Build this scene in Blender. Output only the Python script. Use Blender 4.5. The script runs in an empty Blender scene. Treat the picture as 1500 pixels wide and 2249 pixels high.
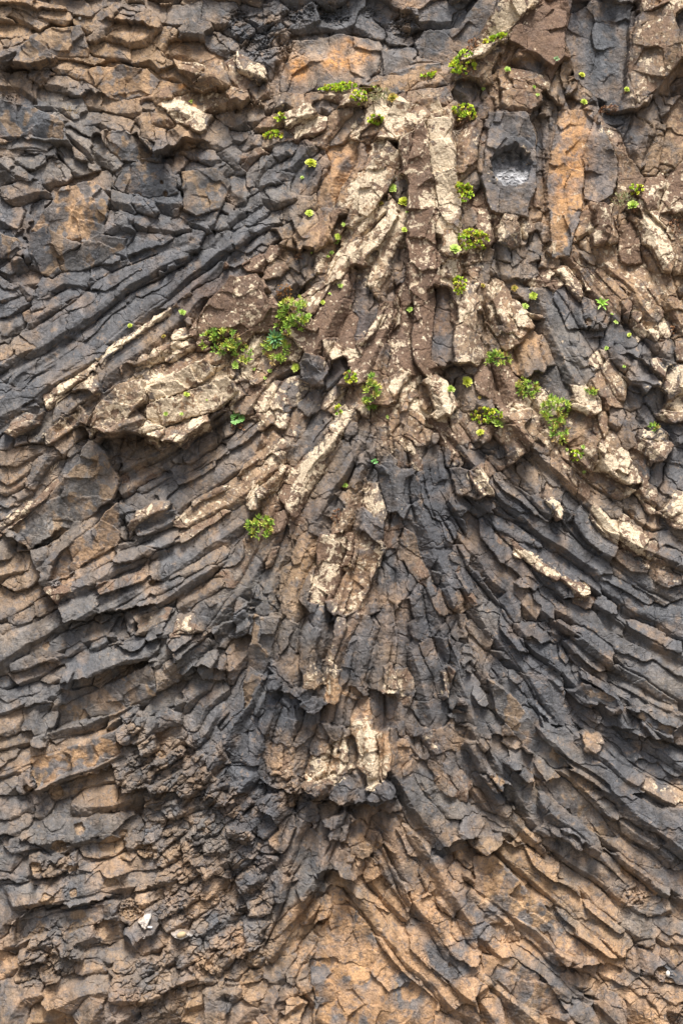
import bpy, math, random
import numpy as np
from mathutils import Vector, Matrix

# ---------------------------------------------------------------- camera, world, sun, exposure
PX = 0.008                       # metres per photo pixel on the cliff plane
W, H = 1500, 2249
GROUND_Z = -(H / 2) * PX - 1.9   # ground lies a little below the frame
SC = bpy.context.scene
CAM_D = 40.0
cam = bpy.data.cameras.new("camera")
cam.sensor_fit = 'VERTICAL'
cam.angle = 2 * math.atan((H * PX / 2) / CAM_D)
cam.clip_end = 2000
cam_ob = bpy.data.objects.new("camera", cam)
cam_ob.location = (0, -CAM_D, 0)
cam_ob.rotation_euler = (math.radians(90), 0, 0)
SC.collection.objects.link(cam_ob)
SC.camera = cam_ob

SUN_EL, SUN_AZ = 57, 8           # azimuth: degrees right of the camera's back
world = bpy.data.worlds.new("World")
SC.world = world
world.use_nodes = True
nt = world.node_tree
sky = nt.nodes.new('ShaderNodeTexSky')
sky.sky_type = 'NISHITA'
sky.sun_disc = False
sky.sun_elevation = math.radians(SUN_EL)
sky.sun_rotation = math.radians(180 - SUN_AZ)
sky.air_density = 1.0
sky.dust_density = 4.0
nt.links.new(sky.outputs[0], nt.nodes['Background'].inputs[0])
nt.nodes['Background'].inputs[1].default_value = 0.042
sun = bpy.data.lights.new("sun", 'SUN')
sun.energy = 1.5
sun.angle = math.radians(18)
sun.color = (1.0, 0.97, 0.925)
sun_ob = bpy.data.objects.new("sun", sun)
SC.collection.objects.link(sun_ob)
el, az = math.radians(SUN_EL), math.radians(SUN_AZ)
to_sun = Vector((math.sin(az) * math.cos(el), -math.cos(az) * math.cos(el), math.sin(el)))
sun_ob.rotation_euler = to_sun.to_track_quat('Z', 'Y').to_euler()
SC.view_settings.view_transform = 'Standard'
SC.view_settings.look = 'None'
SC.view_settings.gamma = 1
SC.view_settings.exposure = 2.12

# ---------------------------------------------------------------- traced columns and blocks of the cliff
# per tile: (ox, oy, records); record: half-width, relief, colour, lichen, then x y pairs (in thirds of a photo pixel)
# per tile: (ox, oy, records).  record: half-width, relief, colour, lichen, then x y pairs (tile px / 3)
TILES = [
(0,0,"""45 4 b 0 60 60 150 90 270 150
40 5 b 0 255 55 340 70 410 90
80 2 b 0 200 220 330 200 430 270 580 320
40 6 g 0 0 340 110 300 220 350 350 350
45 3 g 0 0 260 60 250 110 230
70 3 b 0 350 390 450 400 560 460 600 500
45 5 b 0 500 130 590 160 680 130
35 5 b 0 600 240 640 170
60 3 b 0 590 270 700 310 820 330
50 6 b 0 740 190 830 240 920 220 1020 160
60 4 b 0 1060 240 1130 170
60 5 g 0 1100 100 1200 100 1320 80
55 7 g 0 1190 160 1290 160 1350 170
70 2 b 0 1130 290 1260 300 1380 380
60 4 g 0 1360 250 1500 270
60 3 g 0 1340 60 1420 70 1490 60
50 2 b 0 30 500 120 500 210 560
45 5 b 0 220 480 250 450 300 470
55 5 g 0 310 500 420 520 490 580
50 5 g 0 520 520 620 520 640 560
90 2 o 0 640 460 800 450 930 500 1060 540
80 2 b 0 560 620 700 650 900 660
60 4 b 0 860 360 980 330 1080 420
60 2 o 0 1050 450 1150 450 1220 500
50 8 b 3 1180 430 1290 460 1330 430
60 9 b 1 1310 480 1420 470 1500 500
45 6 b 1 930 620 1020 610 1110 610
35 5 b 1 1140 570 1200 550
70 7 b 9 1100 700 1190 690 1290 740 1310 830
45 6 b 5 1220 630 1330 690 1400 650 1490 620
50 5 b 1 1000 760 1110 750
40 5 g 0 950 670 1000 680
55 3 g 0 10 760 80 700 170 700
50 4 g 0 60 720 150 760 300 760
70 6 g 0 140 860 280 880 430 880
45 4 g 0 0 850 60 850
60 5 t 0 430 830 520 900 590 960
60 3 g 0 20 930 180 900 330 940
60 3 g 0 110 1000 200 1050 270 1020
70 3 t 0 260 620 400 650 500 720
60 4 t 0 530 760 650 760 800 830
70 3 b 0 640 740 800 790 900 850
60 6 b 0 930 760 960 860 1000 900
65 7 b 0 700 900 800 960 900 980 1020 1000
55 5 b 0 1210 850 1280 910
50 4 b 0 1240 970 1330 1010 1400 1010
70 4 t 0 1350 860 1450 880 1500 930
90 5 g 0 800 1110 900 1140 1050 1130 1160 1160
60 4 g 0 740 1180 790 1190
70 4 g 0 820 1200 1000 1260 1160 1290
50 6 g 0 740 1270 860 1300
50 6 g 0 880 1290 1010 1330
60 3 t 0 590 920 660 980 760 1060
70 3 t 0 380 960 450 1050 560 1120
80 3 t 0 230 1150 330 1090 440 1130
70 3 b 0 100 1230 230 1200
90 2 b 0 380 1250 530 1200 700 1200
50 5 b 0 1050 1060 1130 1100 1200 1060
60 3 t 0 1190 1130 1300 1100 1400 1180 1460 1100
60 3 t 0 1200 1230 1290 1280 1350 1340
60 3 g 0 30 1100 130 1140 210 1180
40 4 g 0 0 1050 50 1100"""),
(500,0,"""55 3 g 0 130 60 220 100 330 60
50 3 g 0 20 120 100 180
60 4 g 0 190 260 290 220 370 140
60 5 g 0 160 350 260 350 320 300
55 3 g 0 370 120 470 130 590 70
70 2 g 0 600 100 720 120 830 70
60 3 g 0 860 100 960 150 990 200
60 2 g 0 990 60 1100 100 1150 220
50 4 g 0 1130 120 1230 90
110 2 g 0 1280 30 1400 60 1500 60
110 1 g 0 1270 230 1400 220 1500 260
130 2 o 0 470 300 620 280 750 380
120 2 o 0 800 270 900 330 1000 380
70 2 g 0 650 470 780 500 900 470
80 2 g 0 470 540 560 490 640 540
60 2 g 0 1040 350 1130 340 1230 350
60 3 o 0 370 380 400 470 440 540
40 4 b 0 1250 370 1340 370 1420 370
80 4 o 1 900 550 1050 480 1200 430 1400 410
50 5 b 0 1120 560 1260 540 1400 480
45 8 b 6 80 410 150 440 200 460
60 6 b 5 0 420 60 490 120 560
50 9 b 2 0 640 60 620 100 640
40 6 b 1 160 560 190 620 230 580
55 5 g 1 240 670 300 640
70 6 g 2 290 650 380 610 480 660
70 4 t 0 30 780 110 740 220 730
50 7 b 6 640 600 740 620 820 640 780 700
50 4 b 1 500 640 580 600 640 640
50 4 g 0 580 700 620 640 690 700
55 5 b 3 200 790 290 780 330 760
60 7 b 6 400 780 450 740 560 700
60 6 m 7 440 880 540 820 620 800
55 5 b 3 230 920 330 880 430 900
55 5 g 0 320 960 380 930 440 970
50 6 b 2 620 900 680 840 730 760 820 720
60 5 g 1 740 920 800 840 870 740
55 6 b 7 830 900 890 810 950 760
50 5 g 0 30 880 110 900
50 4 g 0 80 980 160 910 220 920
45 5 b 2 90 1010 170 990 220 960
60 4 t 0 0 960 60 1020
55 5 g 1 310 1110 400 1060 470 1000 530 940
50 5 t 0 160 1200 210 1110 260 1020
60 4 g 0 470 1230 540 1130 650 1060
55 5 g 0 230 1170 300 1150 330 1100
60 4 t 0 250 1250 330 1270 400 1250
95 3 o 1 840 960 760 1060 680 1180 640 1350
60 5 g 0 520 1260 570 1180 640 1100
45 4 g 0 880 950 890 1060 860 1130
100 7 b 6 1040 960 1000 1080 900 1200 840 1350
50 5 b 3 920 1250 970 1150 1130 1100
120 8 b 9 1220 700 1140 800 1100 880
120 9 m 6 1240 780 1250 1000 1260 1200 1290 1350
90 8 b 9 1380 800 1400 1000 1420 1350
60 5 b 2 880 900 960 850 1030 810
70 6 b 2 1150 640 1280 620 1400 640
60 4 g 1 1180 1350 1160 1240 1130 1180
50 4 t 0 0 1180 60 1240 130 1290
60 4 t 0 120 1330 180 1260"""),
(1000,0,"""100 2 g 0 60 60 40 200 20 300
90 1 g 0 200 30 120 130 130 200
130 9 b 9 450 10 340 120 220 250 120 330
150 8 m 1 650 60 580 180 600 300 700 350
60 6 b 0 650 90 640 240 680 320
40 4 b 0 760 150 750 250 760 330
150 2 g 0 920 40 860 250 930 400 1060 520
110 2 g 0 1100 60 1080 250 1060 450
50 3 g 0 1190 40 1170 150
110 8 b 2 1260 120 1230 300 1210 480 1200 640
100 9 b 7 1370 60 1370 200 1420 350
60 7 b 0 1440 400 1380 520 1310 600
50 4 g 0 1490 80 1490 250
90 7 b 3 320 280 240 360 150 470
60 6 b 0 250 480 300 400 330 560
80 6 b 0 440 330 500 400 600 450
60 7 b 3 340 490 460 500 610 540
70 7 b 5 300 520 380 560 460 560
90 8 b 1 330 610 430 650 580 680
55 7 b 0 760 380 700 470 680 640
50 6 b 0 860 500 850 560 890 620
35 7 b 2 810 490 800 560
40 5 g 0 590 600 620 680 600 740
60 5 g 1 50 560 100 590 120 640
35 4 g 0 190 590 210 620
50 5 g 0 510 740 620 680 660 660
110 7 g 1 310 750 340 840 340 900
60 6 b 1 430 740 480 850 500 950
50 5 b 1 230 860 190 980 190 1130
60 5 b 1 180 760 250 640 240 720
90 6 b 2 120 780 60 950 50 1100 0 1180
55 4 g 0 150 1150 80 1200 30 1230
60 5 g 0 560 760 570 900 570 1080
40 4 g 0 640 760 650 880 610 1000
110 5 g 0 740 690 740 770
120 5 o 2 840 730 770 850 790 1000 800 1150 790 1290
60 5 g 0 640 1000 640 1160 660 1320
80 5 g 0 970 800 900 960 900 1200
60 5 b 3 950 740 1060 880 1100 1050 1180 1200
70 4 b 1 1010 1000 960 1180 960 1320
60 4 g 0 1010 750 1130 760 1260 830
60 6 g 0 1130 800 1220 920 1240 1080
60 5 b 0 1360 830 1330 960 1300 1120
60 5 b 1 1470 700 1440 880 1420 1080
50 4 g 0 1340 650 1320 760 1220 730
50 6 g 0 1340 630 1400 680 1440 680
50 4 g 0 1430 560 1490 520
80 7 m 6 1390 1180 1320 1220 1250 1330
60 6 m 5 1490 1100 1450 1200 1440 1340
60 5 b 3 500 1200 480 1350
80 5 m 3 260 1260 260 1350
60 5 b 1 540 1130 560 1250 560 1350
60 4 b 3 50 1280 30 1350"""),
(0,450,"""60 4 g 0 20 60 110 90
70 5 g 0 0 250 60 220 140 290
90 4 g 0 150 180 260 100 380 100
70 4 g 0 330 220 460 180 620 160
80 5 g 0 180 280 290 270 420 250
55 5 g 0 250 350 330 400 380 380
90 3 g 0 520 270 680 240 820 290
60 4 g 0 540 320 660 320 760 360
50 5 g 0 680 150 740 100
45 6 g 0 760 80 850 120
50 4 g 0 890 90 960 110
60 4 g 0 1010 110 1090 120
50 4 g 0 1140 120 1220 110
60 5 g 0 820 280 940 230 1090 230
60 4 g 0 1000 280 1130 260 1290 230
60 3 g 0 850 350 960 310 1090 290
50 4 t 0 1300 60 1360 80
50 5 t 0 1210 70 1350 100 1420 60
70 4 t 0 1420 110 1500 100
80 3 g 0 1340 280 1450 230 1500 210
85 6 g 0 1050 400 900 420 780 490 640 560
70 6 g 0 640 590 480 650 340 690 190 810
75 5 g 0 780 520 660 570 600 680
70 4 g 0 540 480 400 480 280 530 260 610
60 4 g 0 500 560 380 620 210 660
60 4 g 0 620 430 680 400 800 400
55 4 g 0 1170 380 1080 410
90 2 g 0 1340 330 1200 420 1050 510 880 600
80 2 g 0 1450 420 1250 540 1100 620 950 700
60 3 g 0 860 560 820 640
55 5 g 0 800 640 700 700 620 770 520 860
60 5 g 0 640 750 530 840 430 830
90 6 o 0 460 650 340 720 220 800
70 5 o 0 420 800 320 870 250 860
60 4 o 0 280 910 180 930 90 930
80 5 g 0 470 880 350 960 200 1060 60 1180
70 5 g 0 400 1050 250 1130 120 1230 0 1320
60 3 g 0 120 1080 0 1130
60 4 g 0 150 620 60 660 0 690
60 4 g 0 120 560 0 580
60 3 g 0 130 740 50 780 0 840
60 3 b 0 230 480 130 520 190 600
55 3 g 0 120 380 40 450
50 3 g 0 0 510 40 530
50 3 o 0 40 950 0 1000
50 3 g 0 90 1030 20 1060
80 2 g 0 950 720 800 830 650 940 520 1010 400 1090
55 3 o 0 620 960 480 1070 360 1140 200 1220
55 5 b 7 640 1010 540 1120 440 1180 290 1290
50 6 b 8 1000 760 880 850 780 900 680 970
55 6 b 9 800 920 700 990 660 1110
60 7 b 5 640 1060 620 1170 590 1220
45 6 b 9 1140 690 1060 730 990 740
35 6 b 9 1280 590 1210 590
40 6 b 9 1180 650 1150 680
50 7 m 8 1400 590 1300 630 1230 680
45 5 b 8 1480 560 1420 620
70 7 m 4 1500 700 1400 760 1290 860
60 6 m 2 1500 800 1380 830 1300 830
50 5 b 4 1220 730 1200 780
50 6 b 7 1230 840 1130 830
40 7 g 1 1250 770 1210 740
50 5 g 0 1100 780 1010 830 970 900
45 6 b 7 1270 900 1170 930 1090 990
45 5 b 8 1090 930 1010 960 1010 1010
50 5 b 6 930 960 940 1030
55 4 b 3 870 1010 800 1060 770 1110
50 5 g 4 970 1100 920 1120
60 4 b 5 1380 1010 1200 1080 1020 1140
70 5 b 9 1380 1080 1200 1140 1020 1180
70 5 b 9 1500 1100 1380 1200 1250 1220
60 6 b 8 950 1200 830 1260 740 1330
60 4 t 1 760 1220 620 1300 560 1350
55 4 g 0 240 1280 110 1320
60 3 t 0 600 1230 480 1300 420 1350
60 3 b 3 1240 1180 1080 1250 950 1330
50 4 b 5 1180 1300 1080 1330
50 4 b 7 1450 1260 1330 1320 1200 1340"""),
(500,450,"""70 4 t 0 60 60 30 120
60 3 g 0 220 30 120 120
60 3 g 0 350 70 220 110 120 180 40 250
60 3 g 0 340 180 220 240 100 320
60 3 g 0 250 230 90 360 20 400
70 5 b 0 380 90 450 40 380 190
100 8 b 1 700 40 640 140 560 230
70 7 b 0 600 70 500 130 470 200
60 3 g 0 400 300 440 420 490 480
75 5 m 5 220 330 160 380 80 410
50 5 m 5 320 280 270 340
60 5 b 2 360 370 320 420 300 470
80 3 g 0 420 480 340 520 300 570
90 8 m 7 130 450 60 480 0 560
70 8 m 4 220 530 130 580 20 610
110 7 m 3 260 660 140 720 30 780
45 5 g 0 530 290 510 370 490 460
40 4 g 0 560 330 530 430 560 480
60 5 b 5 690 230 620 360 600 480
70 6 b 6 1000 30 860 160 760 250
75 7 b 8 880 240 780 330 720 440 700 520
60 5 b 3 760 60 700 170 670 220
80 8 b 8 1130 50 1060 150 920 300 850 400
65 6 b 4 1000 290 930 350 900 400
60 5 g 1 1220 220 1230 300 1200 360
60 4 g 0 1140 270 1100 380 1120 500
55 5 g 0 940 410 940 530 930 640 900 730
45 5 b 1 850 420 830 540 820 640
60 4 g 0 1080 460 1020 560 1040 640
100 8 m 4 1300 40 1290 250 1310 400 1330 560
70 8 b 8 1460 60 1420 180 1460 300
60 6 b 3 1380 180 1400 300
70 7 b 7 1460 420 1440 540
70 5 m 4 1180 500 1180 620 1150 720
70 5 m 2 1330 560 1310 680
70 7 b 5 640 520 600 600 540 680
90 8 m 5 760 560 700 700 620 800 520 830
80 6 m 2 860 700 830 860 790 970
75 7 b 8 560 850 640 900 710 990
70 8 g 1 560 980 580 1050 580 1130 620 1160
60 4 g 0 720 1040 740 1090 640 1180
80 7 m 7 1060 660 1000 780 900 900 850 1000
70 7 b 2 1060 900 1000 1040 980 1150 1020 1260
60 6 g 1 980 900 1010 980
75 7 m 7 1130 670 1130 820 1140 950 1180 1030
85 7 m 5 1280 690 1290 860 1290 1030
45 5 g 0 1400 640 1400 800 1400 950 1380 1060
60 5 m 3 1480 640 1480 780
50 5 b 9 220 860 170 950 130 1080 80 1180
60 5 b 3 300 1000 230 1100 170 1180
60 5 b 5 470 930 400 970 380 1020
70 4 b 2 430 1050 300 1110 200 1220 120 1330
50 5 b 5 130 970 60 1050 30 1130
60 4 t 2 40 1050 100 1160 80 1220
60 6 b 9 0 1190 60 1260
60 4 b 8 320 1160 260 1240 200 1340
70 4 b 5 480 1160 400 1240 340 1340
60 4 g 1 600 1180 560 1260 500 1340
60 5 b 6 720 1210 680 1330
60 6 b 5 860 1190 850 1280 850 1350
60 7 b 7 1170 1100 1120 1180 1080 1250
45 5 b 8 1240 1140 1220 1200
55 6 b 6 1170 1200 1150 1290 1150 1350
55 5 b 9 1220 1230 1230 1340
60 8 b 9 1350 1150 1390 1230 1430 1320
45 4 b 2 1290 1200 1300 1330
60 3 g 0 1440 1080 1500 1130"""),
(1000,450,"""60 4 g 0 100 50 120 140
80 6 m 5 260 30 200 120 200 220
90 7 b 5 400 80 360 170 300 220
75 6 b 7 430 90 480 170
60 4 b 0 490 60 560 50
40 5 g 0 570 110 560 150
50 3 g 0 520 180 540 240 520 300
110 5 b 5 760 30 700 130 720 230
60 5 g 0 620 120 640 220
60 5 b 3 860 60 870 140 800 200
75 8 m 5 1010 20 990 130 970 280
40 7 b 3 1060 50 1050 180 1000 260
90 6 m 2 1140 100 1160 250 1130 380
60 4 b 0 1100 60 1120 130
70 8 m 9 1290 80 1340 180 1380 310
60 4 b 1 1260 250 1320 370 1300 420
60 5 b 3 1440 100 1450 250 1490 380
55 4 g 0 1380 60 1420 100
55 6 b 2 1180 60 1230 100
60 4 b 1 850 230 900 300 880 340
70 4 g 0 820 300 900 310 950 370
70 5 b 1 960 400 1040 500 1100 600 1150 680
60 5 b 5 850 380 950 480 1040 580 1120 650
60 4 g 0 1010 330 1080 420 1160 570
110 5 b 3 1130 380 1220 480 1340 580 1400 690
60 4 b 1 1060 440 1160 560 1280 660
60 7 b 4 640 290 710 300
50 5 b 2 590 360 700 370
65 4 t 0 440 300 430 360
60 4 g 0 310 260 320 350
60 4 t 0 260 400 340 420
60 4 t 0 450 420 480 380 500 440
50 5 b 8 180 350 150 400 130 440
50 6 b 3 100 340 90 420 110 480
40 4 t 1 230 300 190 400 170 490
70 6 b 7 700 400 760 450 840 560
90 5 m 5 640 440 620 500 680 540
90 6 g 0 680 580 760 680 810 790
60 6 b 7 840 450 900 530 940 560
60 7 g 0 890 610 880 700 930 800
60 6 g 0 980 640 960 730 900 800
40 5 b 3 1010 720 980 780
60 4 g 0 380 560 470 560 520 620
80 6 b 5 270 560 230 650 260 720 350 850
80 7 b 8 340 680 420 740 450 820
110 6 o 0 480 860 460 960 480 1080
60 5 b 0 560 850 600 900 650 1060
55 5 b 5 530 640 620 660
75 7 b 8 540 700 620 760 680 780
90 5 t 0 650 700 640 820 720 900 810 1020 830 1130
90 4 t 0 760 860 860 880 880 1000
70 5 b 6 960 960 920 1060
70 5 g 0 1080 800 1060 860 1130 880
70 6 g 0 1060 900 1090 980 1150 1020
45 6 b 4 1220 690 1230 740
35 6 b 7 1220 790 1240 840
45 6 b 7 1290 810 1330 860
50 6 b 8 1370 760 1400 820
50 5 g 0 1250 930 1330 920
55 5 g 0 1400 930 1410 1000
50 5 b 6 1480 920 1500 970
40 4 b 3 1430 580 1490 640
60 5 b 2 1420 560 1480 540
60 4 b 2 1440 700 1500 790
60 8 g 1 1230 1060 1220 1140 1280 1200
60 8 b 6 1330 1050 1380 1080
60 7 b 7 1450 1080 1460 1160 1420 1200
60 5 g 0 1330 1230 1300 1290
60 5 b 6 1460 1310 1500 1340
55 7 b 6 90 520 90 620
70 7 b 5 80 700 80 860 80 1000
40 5 t 1 150 700 150 850
60 4 g 0 190 840 250 900 280 1000
60 4 t 0 120 1070 80 1090
80 6 m 4 250 1060 200 1150 180 1250
80 6 m 4 330 1110 400 1200 360 1310
60 5 b 9 470 1170 540 1250 620 1330
100 3 g 0 720 1060 650 1160 720 1260
70 5 b 5 1000 1040 1040 1120 1120 1220
70 5 b 3 900 1130 950 1200 1000 1290
60 5 g 0 1180 1190 1220 1280
70 7 b 9 820 1200 840 1260 920 1330
40 6 g 0 160 1290 240 1310
60 4 t 1 60 1160 110 1280
60 6 b 8 400 1260 440 1330"""),
(0,900,"""60 5 b 3 180 20 80 40
45 7 b 4 260 70 150 100 80 170
45 6 g 0 130 150 130 220
60 5 t 1 380 40 280 110 210 200
65 6 b 6 520 40 400 100 300 180
60 8 b 2 560 20 540 90
75 9 b 8 760 20 660 60 610 120
70 9 b 2 860 60 740 100 640 150
60 4 g 0 60 180 30 250
70 3 b 0 280 260 160 300 80 340
55 5 b 0 560 140 470 180 380 250
50 5 g 0 360 270 300 330 220 420 170 490
45 4 g 0 600 220 500 250 440 290
60 4 b 0 190 370 100 430 20 480
50 4 b 1 160 440 70 510 20 520
60 4 g 0 170 530 80 590 20 650
60 4 g 0 120 590 60 660 0 720
190 5 t 0 640 420 470 560 330 680 220 800
60 5 m 6 400 480 260 570 140 690 70 780
60 4 b 5 190 580 90 680 0 800
60 5 t 0 60 820 30 900 0 990
70 4 g 0 350 560 520 300
80 6 b 0 210 780 160 830 170 900
130 6 t 0 740 680 600 760 480 880 390 1040
70 5 b 0 760 780 620 900 500 980
60 5 g 0 720 200 730 290
70 5 b 0 850 220 790 300
75 6 b 0 920 270 830 340 760 360
50 5 b 0 1030 260 960 280
60 5 b 0 1100 280 1060 350
80 5 b 1 960 400 870 460 800 540
65 8 b 8 1080 110 1000 180
60 7 b 3 1170 120 1110 190 1060 220
60 7 b 6 1340 100 1250 140 1170 230
55 6 b 6 1130 60 1020 60
50 6 b 7 1220 90 1160 90
70 5 g 0 1180 230 1120 320
65 5 g 0 1390 200 1290 260 1220 330
60 4 g 0 1450 60 1480 150
60 4 g 0 1500 250 1380 310 1250 380 1160 420
60 5 g 0 1430 340 1330 410 1220 470 1150 490
60 4 g 0 1130 450 1000 510 940 560
60 5 g 0 1180 500 1100 540 1040 600
65 5 g 0 950 590 870 620 800 650
60 6 b 7 1480 410 1350 470 1200 550 1170 600
60 7 b 4 1500 520 1380 570 1250 640
55 7 b 6 1130 600 1000 660 860 740
70 7 g 1 1170 670 1050 730 900 790
60 5 b 3 1500 640 1400 720 1280 780 1180 850
60 6 g 1 1500 720 1430 800 1330 860
50 4 g 0 800 770 780 830
70 6 g 0 1160 830 1040 870 900 850
75 7 g 0 940 900 850 960 760 970
60 6 b 1 1300 870 1240 940 1170 980
55 5 g 0 1100 960 1040 1010
60 4 b 0 760 930 640 1000 520 1080 400 1150
80 6 g 0 930 1040 780 1080 620 1100 480 1170
75 7 b 1 940 1080 820 1140 640 1180
70 7 m 4 440 1180 380 1220 330 1240
80 6 g 0 600 1180 480 1240 400 1290
80 6 t 0 960 1180 820 1230 700 1260 620 1310
70 5 b 0 1480 930 1330 1010 1190 1060 1080 1100
60 5 g 0 1200 1090 1100 1140 1010 1180
80 4 g 0 1400 1020 1300 1110 1180 1230
70 4 b 0 1500 1110 1380 1180 1250 1240 1180 1280
60 4 b 1 1500 1250 1350 1310
60 4 g 0 1170 1200 1080 1260 920 1300
60 4 b 0 380 900 330 880
70 6 g 0 270 920 220 960
60 7 g 0 300 1040 330 1100 270 1110
70 5 b 0 170 1020 90 1040 0 1060
80 5 b 0 220 1060 140 1140 60 1160
90 3 b 0 260 1190 120 1260 0 1310
60 4 b 0 320 1290 230 1340
60 4 g 0 930 720 820 680"""),
(500,900,"""50 3 g 0 170 100 90 180 0 220
70 5 b 5 230 40 270 90
65 6 b 7 380 30 360 110
75 4 b 1 480 30 440 130 400 200
80 5 b 2 320 150 250 240 150 330 60 380
70 5 b 4 400 220 330 300
90 4 g 0 620 60 560 170 470 260 420 330
70 6 b 7 790 20 760 100 720 130
60 6 g 1 830 90 770 150
50 4 t 0 910 90 890 160
45 5 g 0 980 120 950 250 930 350
50 6 b 2 1020 20 1010 150 1010 290 1030 360
45 6 b 3 1090 30 1090 130 1090 200
40 5 g 0 1160 20 1160 140
50 6 b 5 1220 20 1220 120 1220 180
80 6 b 8 700 180 640 270 560 330 500 420 420 520
70 5 g 0 780 230 720 320 670 400
85 6 m 4 500 420 450 560 400 660
70 6 b 7 640 330 560 430 460 560
70 5 b 5 120 440 40 560
60 6 b 8 210 460 150 570 170 660
60 7 b 6 370 390 290 490 220 560
60 5 b 6 220 330 180 380 80 430
60 6 g 0 860 210 850 320 860 360
80 4 g 0 820 290 700 470 640 590
55 5 g 0 900 360 860 430 840 520
50 4 g 0 960 400 960 480
80 4 g 0 700 500 620 620 520 720
60 4 g 0 720 540 740 620 660 700
70 6 b 4 860 540 830 640 780 740 740 800
65 7 b 6 950 480 960 620 980 700
70 8 g 0 900 660 900 760 950 850
70 7 g 1 1030 350 1070 430 1100 590
70 6 b 3 1110 230 1130 320 1100 400
50 5 b 6 1150 210 1180 240
50 5 b 3 1210 290 1210 350
60 5 g 0 1210 460 1210 540 1160 600
40 6 b 2 1310 150 1300 200
45 6 g 0 1370 150 1370 200
75 5 m 6 1400 120 1450 200 1500 330
80 4 g 0 1360 280 1370 370 1400 460
60 5 g 0 1440 240 1480 330
50 4 g 0 1290 420 1370 560 1430 690
60 6 g 0 1330 490 1360 620 1380 730
60 5 g 0 1240 640 1280 760
60 4 g 0 1440 480 1480 620
60 4 b 1 1080 680 1080 780 1070 880
60 3 b 2 200 760 140 900
80 5 m 3 350 660 310 760 270 860
80 4 b 2 470 700 440 810 400 880
70 6 b 2 320 880 290 970 270 1060
80 6 g 0 140 920 60 990 0 1050
80 5 g 0 240 930 180 1080 90 1190 30 1270
100 4 b 0 520 820 470 930 430 1020
80 4 g 0 620 700 600 820
80 5 o 1 560 920 490 1050 440 1180 400 1340
80 4 b 0 370 1000 330 1110 300 1250
60 7 g 0 580 1040 540 1120 510 1260
80 7 m 9 760 820 700 930 660 1040
50 7 m 4 820 830 790 940 760 1020
70 8 b 4 890 840 890 950 880 1050
55 8 b 9 980 930 940 1010 900 1080
35 8 b 9 980 880 990 900
90 7 b 5 860 1080 820 1180 760 1300
60 6 m 5 720 1090 670 1220
60 5 g 1 1000 1060 1000 1200 980 1340
60 4 g 0 1060 960 1080 1080 1110 1250 1130 1340
50 4 g 0 1140 1030 1160 1150 1180 1250
60 6 g 0 1170 1130 1200 1200
70 6 b 1 1180 850 1220 960 1290 1090
70 6 g 0 1320 760 1310 830
75 7 g 0 1360 860 1350 950
65 6 g 0 1460 760 1470 860
50 5 b 1 1460 940 1490 1010
75 7 g 1 1400 1040 1420 1110
55 6 b 1 1310 1110 1370 1210 1430 1330
70 6 g 0 1230 1210 1280 1320
60 6 g 0 1450 1160 1500 1300
60 4 g 0 170 1160 240 1270 200 1330
45 9 w 9 0 1290 20 1300"""),
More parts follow.
